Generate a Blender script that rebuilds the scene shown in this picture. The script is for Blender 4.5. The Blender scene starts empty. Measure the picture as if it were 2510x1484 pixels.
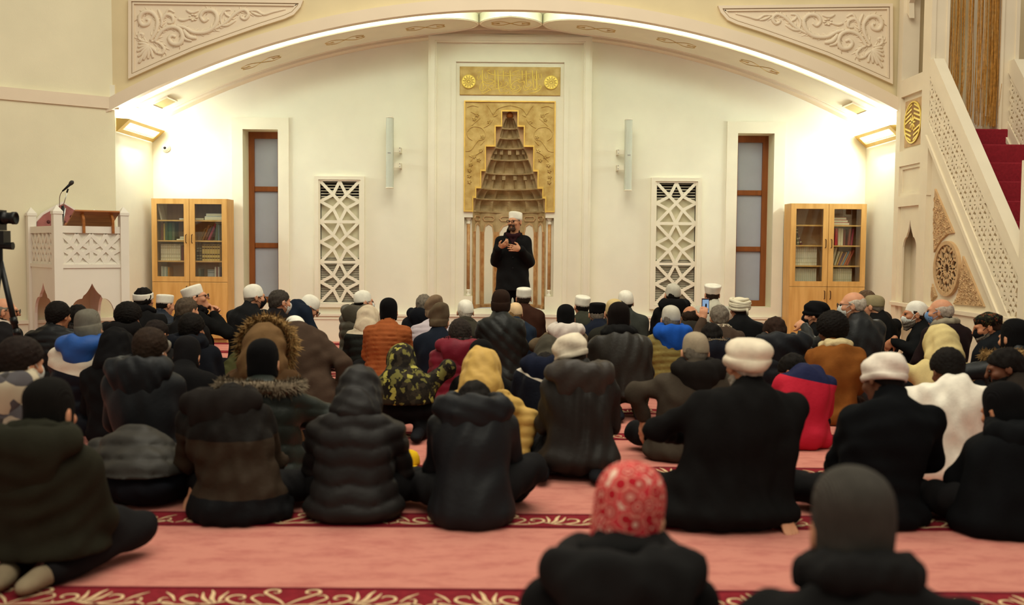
import bpy, bmesh, math, random
import numpy as np
from mathutils import Vector, Matrix
random.seed(7); RNG = np.random.RandomState(7)
PI = math.pi
scene = bpy.context.scene
COL = scene.collection

# ------------------------------------------------------------------ camera
FPX, CX, CY = 2440.0, 1255.0, 742.0
CAM_Z = 1.266
TILT = math.atan(132.0 / 2440.0); ROLL = 0.0077; YAW = -0.0033
cam_data = bpy.data.cameras.new('camera'); cam = bpy.data.objects.new('camera', cam_data)
COL.objects.link(cam); scene.camera = cam
cam_data.sensor_width = 36.0; cam_data.lens = 36.0 * FPX / 2510.0
cam_data.clip_start = 0.05; cam_data.clip_end = 100
CAMR = Matrix.Rotation(YAW, 3, 'Z') @ Matrix.Rotation(PI / 2 - TILT, 3, 'X') @ Matrix.Rotation(ROLL, 3, 'Z')
cam.matrix_world = Matrix.Translation((0, 0, CAM_Z)) @ CAMR.to_4x4()
cam_data.dof.use_dof = True; cam_data.dof.focus_distance = 11.5; cam_data.dof.aperture_fstop = 2.0

def ray(px, py):
    return CAMR @ Vector(((px - CX) / FPX, -(py - CY) / FPX, -1.0))
def at(px, py, Y):
    """world point seen at pixel (px,py) of the 2510x1484 frame that lies at distance Y"""
    r = ray(px, py); return Vector((0, 0, CAM_Z)) + r * (Y / r.y)
def atx(px, py, X):
    r = ray(px, py); return Vector((0, 0, CAM_Z)) + r * (X / r.x)

# ------------------------------------------------------------------ world, light, exposure
scene.view_settings.view_transform = 'Standard'; scene.view_settings.look = 'None'
scene.view_settings.gamma = 1.0; scene.view_settings.exposure = 0.36
scene.view_settings.use_curve_mapping = False
wd = bpy.data.worlds.new('world'); scene.world = wd; wd.use_nodes = True
bg = wd.node_tree.nodes['Background']
bg.inputs[0].default_value = (1.0, 0.95, 0.78, 1); bg.inputs[1].default_value = 0.30

def area(name, loc, rot, sx, sy, power, col, spread=PI):
    l = bpy.data.lights.new(name, 'AREA'); l.shape = 'RECTANGLE'; l.size = sx; l.size_y = sy
    l.energy = power; l.color = col; l.spread = spread
    o = bpy.data.objects.new(name, l); COL.objects.link(o); o.location = loc; o.rotation_euler = rot
    return o
# the hall's chandeliers, high above the carpet
area('chandelier_light', (0, 7.2, 7.5), (0, 0, 0), 6.0, 5.0, 360, (1.0, 0.94, 0.76))
area('chandelier_light', (0, 1.0, 7.0), (math.radians(30), 0, 0), 6.0, 3.0, 215, (1.0, 0.94, 0.76))

# ------------------------------------------------------------------ materials
def lin(c):
    if isinstance(c, str):
        c = [int(c[i:i + 2], 16) / 255 for i in (0, 2, 4)]
    return tuple(x / 12.92 if x <= 0.04045 else ((x + 0.055) / 1.055) ** 2.4 for x in c)
MATS = {}
def mat(name, hexc, rough=0.7, var=0.12, scale=6.0, bump=0.0, bscale=60.0, metal=0.0, spec=0.3, stretch=(1, 1, 1), hex2=None, wave=None, sheen=0.0):
    """procedural material: base colour broken up by noise, optional bump noise or bump waves"""
    if name in MATS: return MATS[name]
    m = bpy.data.materials.new(name); m.use_nodes = True; MATS[name] = m
    nt = m.node_tree; N = nt.nodes; L = nt.links; b = N['Principled BSDF']
    b.inputs['Roughness'].default_value = rough; b.inputs['Metallic'].default_value = metal
    b.inputs['Specular IOR Level'].default_value = spec
    if sheen: b.inputs['Sheen Weight'].default_value = sheen
    tc = N.new('ShaderNodeTexCoord'); mp = N.new('ShaderNodeMapping'); mp.inputs['Scale'].default_value = stretch
    L.new(tc.outputs['Object'], mp.inputs[0])
    nz = N.new('ShaderNodeTexNoise'); nz.inputs['Scale'].default_value = scale; nz.inputs['Detail'].default_value = 4
    L.new(mp.outputs[0], nz.inputs[0])
    c1 = lin(hexc); c2 = lin(hex2) if hex2 else tuple(x * (1 - var) for x in c1)
    c1b = c1 if hex2 else tuple(min(1, x * (1 + var)) for x in c1)
    rp = N.new('ShaderNodeValToRGB'); e = rp.color_ramp.elements
    e[0].position = 0.34; e[0].color = (*c2, 1); e[1].position = 0.68; e[1].color = (*c1b, 1)
    L.new(nz.outputs[0], rp.inputs[0]); L.new(rp.outputs[0], b.inputs['Base Color'])
    if bump or wave:
        bp = N.new('ShaderNodeBump'); bp.inputs['Strength'].default_value = 0.6
        if wave:
            wv = N.new('ShaderNodeTexWave'); wv.bands_direction = wave[0]; wv.inputs['Scale'].default_value = wave[1]
            wv.inputs['Distortion'].default_value = wave[3] if len(wave) > 3 else 0.5
            bp.inputs['Distance'].default_value = wave[2]; L.new(mp.outputs[0], wv.inputs[0]); L.new(wv.outputs[0], bp.inputs['Height'])
        else:
            n2 = N.new('ShaderNodeTexNoise'); n2.inputs['Scale'].default_value = bscale; n2.inputs['Detail'].default_value = 3
            bp.inputs['Distance'].default_value = bump; L.new(mp.outputs[0], n2.inputs[0]); L.new(n2.outputs[0], bp.inputs['Height'])
        L.new(bp.outputs[0], b.inputs['Normal'])
    return m
def emit(name, col, s):
    m = bpy.data.materials.new(name); m.use_nodes = True; nt = m.node_tree
    nt.nodes.remove(nt.nodes['Principled BSDF']); e = nt.nodes.new('ShaderNodeEmission')
    e.inputs[0].default_value = (*col, 1); e.inputs[1].default_value = s
    nt.links.new(e.outputs[0], nt.nodes['Material Output'].inputs[0]); MATS[name] = m; return m
def glass_mat(name, col, rough, trans, alpha_gloss=0.12):
    m = bpy.data.materials.new(name); m.use_nodes = True; nt = m.node_tree; N = nt.nodes; L = nt.links
    N.remove(N['Principled BSDF'])
    t = N.new('ShaderNodeBsdfTransparent'); t.inputs[0].default_value = (*col, 1)
    g = N.new('ShaderNodeBsdfGlossy'); g.inputs['Roughness'].default_value = rough
    mx = N.new('ShaderNodeMixShader'); mx.inputs[0].default_value = alpha_gloss
    L.new(t.outputs[0], mx.inputs[1]); L.new(g.outputs[0], mx.inputs[2]); L.new(mx.outputs[0], N['Material Output'].inputs[0])
    MATS[name] = m; return m
def zone_mat(name, stops, axis=(0, 0, 1), rough=0.75, bump=0.004, bscale=40, edge=0.0):
    """cloth in sharply divided colour blocks along an axis of the garment; stops = [(position, hex), ...] rising"""
    m = bpy.data.materials.new(name); m.use_nodes = True; MATS[name] = m
    nt = m.node_tree; N = nt.nodes; L = nt.links; b = N['Principled BSDF']; b.inputs['Roughness'].default_value = rough; b.inputs['Specular IOR Level'].default_value = 0.1
    tc = N.new('ShaderNodeTexCoord'); dt = N.new('ShaderNodeVectorMath'); dt.operation = 'DOT_PRODUCT'; dt.inputs[1].default_value = axis
    L.new(tc.outputs['Object'], dt.inputs[0])
    rp = N.new('ShaderNodeValToRGB'); rp.color_ramp.interpolation = 'CONSTANT'; e = rp.color_ramp.elements
    e[0].position = 0; e[0].color = (*lin(stops[0][1]), 1)
    e[1].position = stops[1][0]; e[1].color = (*lin(stops[1][1]), 1)
    for p, h in stops[2:]:
        q = e.new(p); q.color = (*lin(h), 1)
    L.new(dt.outputs['Value'], rp.inputs[0]); L.new(rp.outputs[0], b.inputs['Base Color'])
    n2 = N.new('ShaderNodeTexNoise'); n2.inputs['Scale'].default_value = bscale
    bp = N.new('ShaderNodeBump'); bp.inputs['Distance'].default_value = bump; bp.inputs['Strength'].default_value = 0.6
    L.new(tc.outputs['Object'], n2.inputs[0]); L.new(n2.outputs[0], bp.inputs['Height']); L.new(bp.outputs[0], b.inputs['Normal'])
    return m
def blotch_mat(name, cols, scale=14, rough=0.8, typ='voronoi'):
    """printed cloth: irregular patches of a few colours"""
    m = bpy.data.materials.new(name); m.use_nodes = True; MATS[name] = m
    nt = m.node_tree; N = nt.nodes; L = nt.links; b = N['Principled BSDF']; b.inputs['Roughness'].default_value = rough; b.inputs['Specular IOR Level'].default_value = 0.1
    tc = N.new('ShaderNodeTexCoord'); nz = N.new('ShaderNodeTexNoise'); nz.inputs['Scale'].default_value = scale * 0.9; nz.inputs['Detail'].default_value = 2
    L.new(tc.outputs['Object'], nz.inputs[0])
    if typ == 'voronoi':
        mx = N.new('ShaderNodeMix'); mx.data_type = 'RGBA'; mx.inputs[0].default_value = 0.06
        L.new(tc.outputs['Object'], mx.inputs[6]); L.new(nz.outputs[1], mx.inputs[7])
        v = N.new('ShaderNodeTexVoronoi'); v.inputs['Scale'].default_value = scale; L.new(mx.outputs[2], v.inputs[0])
        sp = N.new('ShaderNodeSeparateColor'); L.new(v.outputs['Color'], sp.inputs[0]); src = sp.outputs[0]
    elif typ == 'rings':
        wv = N.new('ShaderNodeTexVoronoi'); wv.inputs['Scale'].default_value = scale; L.new(tc.outputs['Object'], wv.inputs[0]); src = wv.outputs['Distance']
    else:
        src = nz.outputs[0]
    rp = N.new('ShaderNodeValToRGB'); rp.color_ramp.interpolation = 'CONSTANT'; e = rp.color_ramp.elements
    e[0].position = 0; e[0].color = (*lin(cols[0][1]), 1); e[1].position = cols[1][0]; e[1].color = (*lin(cols[1][1]), 1)
    for p, h in cols[2:]:
        q = e.new(p); q.color = (*lin(h), 1)
    L.new(src, rp.inputs[0]); L.new(rp.outputs[0], b.inputs['Base Color']); return m

wallm = mat('cream_plaster', 'E6DFC0', 0.85, 0.03, 2.0, 0.001, 120)
nichem = mat('pale_plaster', 'EEEAD6', 0.85, 0.03, 2.0, 0.001, 120)
tanm = mat('tan_plaster', 'DDCDA4', 0.85, 0.04, 2.0, 0.001, 120)
bandm = mat('pale_moulding', 'E6D6BC', 0.7, 0.02, 3.0)
whitem = mat('white_marble_trim', 'EDE6D0', 0.45, 0.03, 3.0)
minbarm = mat('minbar_cream_stone', 'E8DBC0', 0.6, 0.03, 3.0)
kursum = mat('white_painted_wood', 'E9E2D3', 0.5, 0.02, 3.0)
goldm = mat('gilded_stone', 'D6B974', 0.5, 0.12, 9.0, 0.002, 60, hex2='B8954F')
giltm = mat('gilt_edge', 'E8C060', 0.35, 0.08, 12, metal=0.35)
letterm = mat('gold_lettering', 'F3D96A', 0.35, 0.05, 12, metal=0.3)
stonem = mat('mihrab_stone', 'C4AC7E', 0.6, 0.15, 8.0, 0.002, 70, hex2='A58D62')
brownmarble = mat('brown_marble', 'A9713F', 0.35, 0.2, 14.0, hex2='C79B66')
reliefm = mat('sand_relief_stone', 'C9A67A', 0.7, 0.12, 12, 0.002, 70)
oakm = mat('oak_veneer', 'DDAC66', 0.45, 0.1, 3.0, 0.0005, 40, stretch=(6, 6, 0.7), hex2='CB9852')
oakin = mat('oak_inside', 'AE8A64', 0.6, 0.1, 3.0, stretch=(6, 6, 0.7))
frameb = mat('brown_window_frame', '8A4E22', 0.45, 0.12, 4.0, stretch=(6, 6, 0.7))
frost = mat('frosted_glass', 'A9AEBB', 0.45, 0.04, 3.0, spec=0.5)
blackm = mat('black_plastic', '0E0D0D', 0.4, 0.1)
brassm = mat('brass_sheet', 'D9B767', 0.35, 0.06, 6, metal=0.4)
steelm = mat('chrome_tube', 'C8C6C0', 0.25, 0.03, metal=0.8)
greym = mat('grey_aluminium', 'C9CDBE', 0.45, 0.03, 4.0, wave=('X', 60, 0.001, 0.0))
redcarp = mat('crimson_stair_carpet', '8E1F2C', 0.95, 0.12, 40, 0.004, 300)
glassm = glass_mat('clear_glass', (0.93, 0.95, 0.93), 0.02, 1, 0.06)

# ------------------------------------------------------------------ mesh helpers
class MB:
    def __init__(s): s.v = []; s.f = []
    def add(s, vs, fs):
        o = len(s.v); s.v += [tuple(p) for p in vs]; s.f += [tuple(i + o for i in f) for f in fs]; return s
    def box(s, x0, x1, y0, y1, z0, z1):
        v = [(x, y, z) for x in (x0, x1) for y in (y0, y1) for z in (z0, z1)]
        return s.add(v, [(0, 1, 3, 2), (4, 6, 7, 5), (0, 4, 5, 1), (2, 3, 7, 6), (0, 2, 6, 4), (1, 5, 7, 3)])
    def cbox(s, x0, x1, y0, y1, z0, z1, c=0.008):
        """box with chamfered edges towards -y (the side one sees)"""
        v = [(x0, y1, z0), (x1, y1, z0), (x1, y1, z1), (x0, y1, z1), (x0, y0 + c, z0), (x1, y0 + c, z0), (x1, y0 + c, z1), (x0, y0 + c, z1),
             (x0 + c, y0, z0 + c), (x1 - c, y0, z0 + c), (x1 - c, y0, z1 - c), (x0 + c, y0, z1 - c)]
        f = [(3, 2, 1, 0), (8, 9, 10, 11)]
        for i in range(4):
            j = (i + 1) % 4; f += [(i, j, 4 + j, 4 + i), (4 + i, 4 + j, 8 + j, 8 + i)]
        return s.add(v, f)
    def prism(s, poly, fa, fb):
        """closed polygon (2-D) joined between two maps to 3-D"""
        n = len(poly); v = [fa(*p) for p in poly] + [fb(*p) for p in poly]
        f = [tuple(range(n)), tuple(range(2 * n - 1, n - 1, -1))] + [(i, i + n, (i + 1) % n + n, (i + 1) % n) for i in range(n)]
        return s.add(v, f)
    def frame(s, outer, inner, fa, fb):
        """ring between two polygons of equal length, extruded between two maps"""
        n = len(outer); v = [fa(*p) for p in outer] + [fa(*p) for p in inner] + [fb(*p) for p in outer] + [fb(*p) for p in inner]; f = []
        for i in range(n):
            j = (i + 1) % n
            f += [(i, j, n + j, n + i), (2 * n + i, 3 * n + i, 3 * n + j, 2 * n + j), (i, 2 * n + i, 2 * n + j, j), (n + i, n + j, 3 * n + j, 3 * n + i)]
        return s.add(v, f)
    def tube(s, pts, rad, n=6, cap=True, flat=None):
        P = [Vector(p) for p in pts]; m = len(P)
        R = rad if isinstance(rad, (list, tuple)) else [rad] * m
        up = Vector((0.13, 0.31, 0.94)); vs = []
        for i, p in enumerate(P):
            t = (P[min(i + 1, m - 1)] - P[max(i - 1, 0)])
            if t.length < 1e-9: t = Vector((0, 0, 1))
            t.normalize()
            if flat is not None:
                b = Vector(flat); a = b.cross(t)
                if a.length < 1e-6: a = t.orthogonal()
                a.normalize(); b = t.cross(a)
            else:
                a = t.cross(up)
                if a.length < 0.1: a = t.cross(Vector((1, 0, 0)))
                a.normalize(); b = t.cross(a)
            for k in range(n):
                q = 2 * PI * k / n; vs.append(p + R[i] * (math.cos(q) * a + math.sin(q) * b))
        fs = [(i * n + k, i * n + (k + 1) % n, (i + 1) * n + (k + 1) % n, (i + 1) * n + k) for i in range(m - 1) for k in range(n)]
        if cap: fs += [tuple(range(n - 1, -1, -1)), tuple((m - 1) * n + k for k in range(n))]
        return s.add(vs, fs)
    def lathe(s, prof, c=(0, 0, 0), n=20, ax=1.0, ay=1.0):
        vs = []; m = len(prof)
        for r, z in prof:
            for k in range(n):
                q = 2 * PI * k / n; vs.append((c[0] + ax * r * math.cos(q), c[1] + ay * r * math.sin(q), c[2] + z))
        fs = [(i * n + k, i * n + (k + 1) % n, (i + 1) * n + (k + 1) % n, (i + 1) * n + k) for i in range(m - 1) for k in range(n)]
        fs += [tuple(range(n - 1, -1, -1)), tuple((m - 1) * n + k for k in range(n))]
        return s.add(vs, fs)
    def bar(s, a, b, w, d0, d1, mp):
        """flat bar from a to b (2-D) of width w between depths d0,d1; mp(u,v,d) maps to 3-D"""
        ax, ay = a; bx, by = b; l = math.hypot(bx - ax, by - ay); nx, ny = -(by - ay) / l * w / 2, (bx - ax) / l * w / 2
        q = [(ax + nx, ay + ny), (bx + nx, by + ny), (bx - nx, by - ny), (ax - nx, ay - ny)]
        return s.prism(q, lambda u, v: mp(u, v, d0), lambda u, v: mp(u, v, d1))
    def build(s, name, m, parent=None, smooth=False):
        me = bpy.data.meshes.new(name); me.from_pydata(s.v, [], s.f); me.update()
        if smooth: me.shade_smooth()
        return link(name, me, m, parent)
def fixn(me):
    bm = bmesh.new(); bm.from_mesh(me); bmesh.ops.recalc_face_normals(bm, faces=bm.faces); bm.to_mesh(me); bm.free()
def link(name, me, m, parent=None):
    fixn(me)
    if m is not None: me.materials.append(m)
    o = bpy.data.objects.new(name, me); COL.objects.link(o)
    if parent is not None: o.parent = parent
    return o
def share(o, parent, loc=None, mtx=None):
    c = o.copy(); COL.objects.link(c); c.parent = parent
    if loc is not None: c.location = loc
    if mtx is not None: c.matrix_local = mtx
    return c
def empty(name, loc=(0, 0, 0), rz=0.0):
    o = bpy.data.objects.new(name, None); COL.objects.link(o); o.location = loc; o.rotation_euler = (0, 0, rz); o.empty_display_size = 0.2
    return o
def tag(o, label, cat, group=None):
    o['label'] = label; o['category'] = cat
    if group: o['group'] = group
    return o
def struct(o): o['kind'] = 'structure'; return o
def smooth_path(pts, n=6):
    """Catmull-Rom through the points"""
    P = [Vector(p) for p in pts]; out = []
    for i in range(len(P) - 1):
        p0, p1, p2, p3 = P[max(i - 1, 0)], P[i], P[i + 1], P[min(i + 2, len(P) - 1)]
        for k in range(n):
            t = k / n
            out.append(0.5 * ((2 * p1) + (p2 - p0) * t + (2 * p0 - 5 * p1 + 4 * p2 - p3) * t * t + (3 * p1 - p0 - 3 * p2 + p3) * t ** 3))
    out.append(P[-1]); return out
# ================================================================== the setting
YW, YF = 13.4, 12.13            # qibla wall and the plane of the arch
XA, ZS = 4.77, 2.90             # half width of the niche bay, springing height of the arch
ZA = at(1248, 27.5, YF).z       # crown of the arch
RA = (XA ** 2 + (ZA - ZS) ** 2) / (2 * (ZA - ZS)); ZC = ZA - RA
def arcz(x, r=0.0): return ZC + math.sqrt(max(0.01, (RA + r) ** 2 - x * x))
def wx(px, py=600, Y=YW): return at(px, py, Y).x
def wz(px, py, Y=YW): return at(px, py, Y).z
XZ = lambda Y: (lambda x, z: (x, Y, z))
def rect(x0, x1, z0, z1): return [(x0, z0), (x1, z0), (x1, z1), (x0, z1)]
def rectpx(px0, px1, py0, py1, Y=YW):
    """metric rectangle on the plane Y from the photograph's edges (roll taken at the middle)"""
    mx, my = (px0 + px1) / 2, (py0 + py1) / 2
    return at(px0, my, Y).x, at(px1, my, Y).x, at(mx, py1, Y).z, at(mx, py0, Y).z

# ---- floor with woven border bands
fm = bpy.data.materials.new('coral_carpet'); fm.use_nodes = True
_n = fm.node_tree.nodes; _l = fm.node_tree.links; _b = _n['Principled BSDF']; _b.inputs['Roughness'].default_value = 0.95; _b.inputs['Specular IOR Level'].default_value = 0.1
_tc = _n.new('ShaderNodeTexCoord'); _a = _n.new('ShaderNodeTexNoise'); _a.inputs['Scale'].default_value = 5; _a.inputs['Detail'].default_value = 6; _a.inputs['Roughness'].default_value = 0.7
_mp = _n.new('ShaderNodeMapping'); _mp.inputs['Scale'].default_value = (1, 2.2, 1); _l.new(_tc.outputs['Object'], _mp.inputs[0]); _l.new(_mp.outputs[0], _a.inputs[0])
_r = _n.new('ShaderNodeValToRGB'); _r.color_ramp.elements[0].position = 0.3; _r.color_ramp.elements[0].color = (*lin('C5746A'), 1)
_r.color_ramp.elements[1].position = 0.55; _r.color_ramp.elements[1].color = (*lin('DC9080'), 1)
_l.new(_a.outputs[0], _r.inputs[0]); _l.new(_r.outputs[0], _b.inputs['Base Color'])
_f = _n.new('ShaderNodeTexNoise'); _f.inputs['Scale'].default_value = 350; _l.new(_tc.outputs['Object'], _f.inputs[0])
_bp = _n.new('ShaderNodeBump'); _bp.inputs['Distance'].default_value = 0.006; _l.new(_f.outputs[0], _bp.inputs['Height']); _l.new(_bp.outputs[0], _b.inputs['Normal'])
floor = struct(MB().box(-9, 9, -3, 13.6, -0.1, 0.0).build('floor', fm))
borderm = mat('burgundy_carpet_border', '7E2029', 0.95, 0.15, 30, 0.004, 350, spec=0.1)
linem = mat('dark_carpet_line', '5E1420', 0.95, 0.1, 30, spec=0.1)
scrollm = mat('beige_carpet_scroll', 'D9B98F', 0.95, 0.12, 60, 0.003, 350, spec=0.1)
def ribbon(mb, pts, widths, z, mp=None):
    P = smooth_path([(p[0], p[1], 0) for p in pts], 5); n = len(P); vs = []
    for i, p in enumerate(P):
        t = P[min(i + 1, n - 1)] - P[max(i - 1, 0)]; t = t / max(t.length, 1e-9)
        f = i / (n - 1) * (len(widths) - 1); k = min(int(f), len(widths) - 2); w = widths[k] + (widths[k + 1] - widths[k]) * (f - k)
        vs += [(p.x - t.y * w / 2, p.y + t.x * w / 2, z), (p.x + t.y * w / 2, p.y - t.x * w / 2, z)]
    if mp: vs = [mp(*v) for v in vs]
    mb.add(vs, [(2 * i, 2 * i + 1, 2 * i + 3, 2 * i + 2) for i in range(n - 1)])
# one motif, mirrored, drawn in a 0.9 x 0.2 field
MOTIF = [([(0, .02), (.03, .07), (.075, .12), (.10, .155), (.085, .182), (.055, .178), (.05, .152), (.07, .145)], [.004, .011, .012, .012, .011, .010, .009, .004]),
         ([(0, .01), (.06, .028), (.13, .025), (.19, .045), (.222, .085), (.205, .12), (.17, .118), (.162, .092), (.18, .083)], [.008, .011, .011, .012, .012, .011, .010, .009, .004]),
         ([(.08, .03), (.11, .06), (.135, .095), (.12, .125), (.095, .12)], [.005, .009, .009, .008, .003]),
         ([(.22, .06), (.28, .032), (.335, .04), (.38, .075), (.375, .112), (.345, .12), (.33, .10)], [.007, .012, .012, .012, .011, .009, .004]),
         ([(.25, .045), (.275, .085), (.285, .14), (.30, .175)], [.006, .017, .014, .003]), ([(.265, .04), (.305, .085), (.325, .15)], [.006, .016, .003]), ([(.24, .05), (.245, .10), (.235, .16)], [.006, .015, .003]),
         ([(.30, .034), (.36, .022), (.42, .03), (.455, .06), (.45, .09), (.43, .088)], [.006, .011, .010, .009, .007, .003]), ([(.39, .028), (.43, .05), (.47, .035), (.485, .02)], [.004, .009, .009, .004]),
         ([(.40, .06), (.425, .11), (.46, .15)], [.004, .012, .003]), ([(.15, .06), (.155, .03)], [.004, .007])]
for k in range(-2, 9):
    y0 = 4.45 + 1.05 * k
    b_ = MB().box(-9, 9, y0, y0 + 0.235, 0.0, 0.004).build('carpet_border', borderm, floor)
    ln = MB().box(-9, 9, y0 + .006, y0 + .020, .004, .0055).box(-9, 9, y0 + .214, y0 + .228, .004, .0055).build('border_line', linem, b_)
    sc = MB()
    if k <= 5:
        for c in range(-5, 6):
            cx_ = c * 0.98 + (0.2 if k % 2 else -0.05)
            for sg in (-1, 1):
                for pts, w in MOTIF:
                    ribbon(sc, [(cx_ + sg * p[0], y0 + .02 + p[1]) for p in pts], w, 0.006)
        sc.build('border_scroll', scrollm, b_)

# ---- qibla wall with window, grille and mihrab openings
WL = rectpx(597, 683, 320, 747); WR = rectpx(1806 - 2, 1893, 329, 755)
WLc = (WL[0] + WL[1]) / 2; WRc = (WR[0] + WR[1]) / 2
holes = [(WL[0], WL[1], 0.50, 2.83), (WR[0], WR[1], 0.50, 2.83), (wx(1248) - 0.5, wx(1248) + 0.5, 0.46, 3.12)]
GL = rectpx(786, 881, 445, 741); GR = rectpx(1607, 1703, 449, 746)
holes += [(g[0], g[1], g[2], g[3]) for g in (GL, GR)]
def holed_wall(mb, x0, x1, z0, z1, hs, mp):
    xs = sorted({x0, x1} | {h[0] for h in hs} | {h[1] for h in hs}); zs = sorted({z0, z1} | {h[2] for h in hs} | {h[3] for h in hs})
    for i in range(len(xs) - 1):
        for j in range(len(zs) - 1):
            cx_, cz_ = (xs[i] + xs[i + 1]) / 2, (zs[j] + zs[j + 1]) / 2
            if any(h[0] < cx_ < h[1] and h[2] < cz_ < h[3] for h in hs): continue
            mb.add([mp(xs[i], zs[j]), mp(xs[i + 1], zs[j]), mp(xs[i + 1], zs[j + 1]), mp(xs[i], zs[j + 1])], [(0, 1, 2, 3)])
mb = MB(); holed_wall(mb, -XA, XA, 0, 4.4, holes, XZ(YW))
wall_back = struct(mb.build('wall_back', nichem))
# side walls of the bay
struct(MB().box(-XA - 0.3, -XA, YF, YW + .05, 0, 3.2).build('wall_bay_left', nichem))
struct(MB().box(XA, XA + 0.3, YF, YW + .05, 0, 3.2).build('wall_bay_right', nichem))
# vault over the bay, carried up behind the panels
NX = 64
xs_ = [-XA - .25 + (2 * XA + .5) * i / NX for i in range(NX + 1)]
def arc_slab(mb, y0, y1, r0, r1, xa=None):
    X = xs_ if xa is None else [xa[0] + (xa[1] - xa[0]) * i / NX for i in range(NX + 1)]
    vs = []
    for x in X:
        for (y, r) in ((y0, r0), (y1, r0), (y1, r1), (y0, r1)): vs.append((x, y, arcz(x, r)))
    fs = [(0, 1, 2, 3), tuple(4 * NX + k for k in (3, 2, 1, 0))]
    for i in range(NX):
        for k in range(4): fs.append((4 * i + k, 4 * i + 4 + k, 4 * i + 4 + (k + 1) % 4, 4 * i + (k + 1) % 4))
    return mb.add(vs, fs)
vault = struct(arc_slab(MB(), YF + .06, YW + .05, .10, .30).build('ceiling', nichem, smooth=False))
arc_slab(MB(), YF - .08, YF + .03, 0.0, .14).build('archivolt', bandm, vault)
arc_slab(MB(), 13.22, YW + .02, -.035, .11, (-XA, XA)).build('cornice', bandm, vault)
arc_slab(MB(), 13.12, 13.23, .012, .11, (-XA, XA)).build('cornice_step', bandm, vault)
# spandrel wall above the arch and the diagonal walls beside it
mb = MB(); n = 60; vs = []
for i in range(n + 1):
    x = -4.87 + 9.74 * i / n; vs += [(x, YF + .02, arcz(x, .06)), (x, YF + .02, 7.2)]
mb.add(vs, [(2 * i, 2 * i + 2, 2 * i + 3, 2 * i + 1) for i in range(n)])
struct(mb.build('wall_arch', tanm))
DA = math.radians(38)
def diag(s, off, side):
    """point s metres along the left diagonal wall, off metres out into the room"""
    return (side * (-4.80 - s * math.cos(DA) + off * math.sin(DA)), YF + .02 - s * math.sin(DA) - off * math.cos(DA))
def diag_box(mb, s0, s1, o0, o1, z0, z1, side=1):
    q = [diag(s0, o0, side), diag(s1, o0, side), diag(s1, o1, side), diag(s0, o1, side)]
    return mb.prism(q, lambda x, y: (x, y, z0), lambda x, y: (x, y, z1))
wl = struct(diag_box(MB(), 0, 5, -.2, 0.0, 3.0, 7.2).build('wall_left', wallm))
diag_box(MB(), 0, 5, -.2, 0.05, 0, 2.95).build('lower_wall', wallm, wl)
diag_box(MB(), -.05, 5, -.1, 0.075, 2.905, 3.045).build('ledge', bandm, wl)
bb = struct(diag_box(MB(), 0.02, 5, 0, .085, 0, 0.36).build('baseboard_left', whitem))
diag_box(MB(), 0.02, 5, 0, .11, .36, 0.40).build('baseboard_cap', whitem, bb)
wr = struct(MB().box(XA, 9, YF + .02, YF + .2, 0, 7.2).build('wall_right', tanm))
MB().box(XA + .3, 9, YF - .05, YF + .02, 2.905, 3.045).build('ledge', bandm, wr)
# skirting of the qibla wall
m0, m1 = rectpx(1051, 1449, 300, 500)[:2]
sk = struct(MB().box(-3.62, m0 - .0, 13.345, YW, 0, .345).box(m1, 3.63, 13.345, YW, 0, .345).build('baseboard_back', whitem))
MB().box(-3.62, m0, 13.325, YW, .345, .375).box(m1, 3.63, 13.325, YW, .345, .375).build('skirting_cap', whitem, sk)
MB().box(-3.62, m0, 13.335, YW, .30, .315).box(m1, 3.63, 13.335, YW, .30, .315).build('skirting_bead', whitem, sk)

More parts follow.
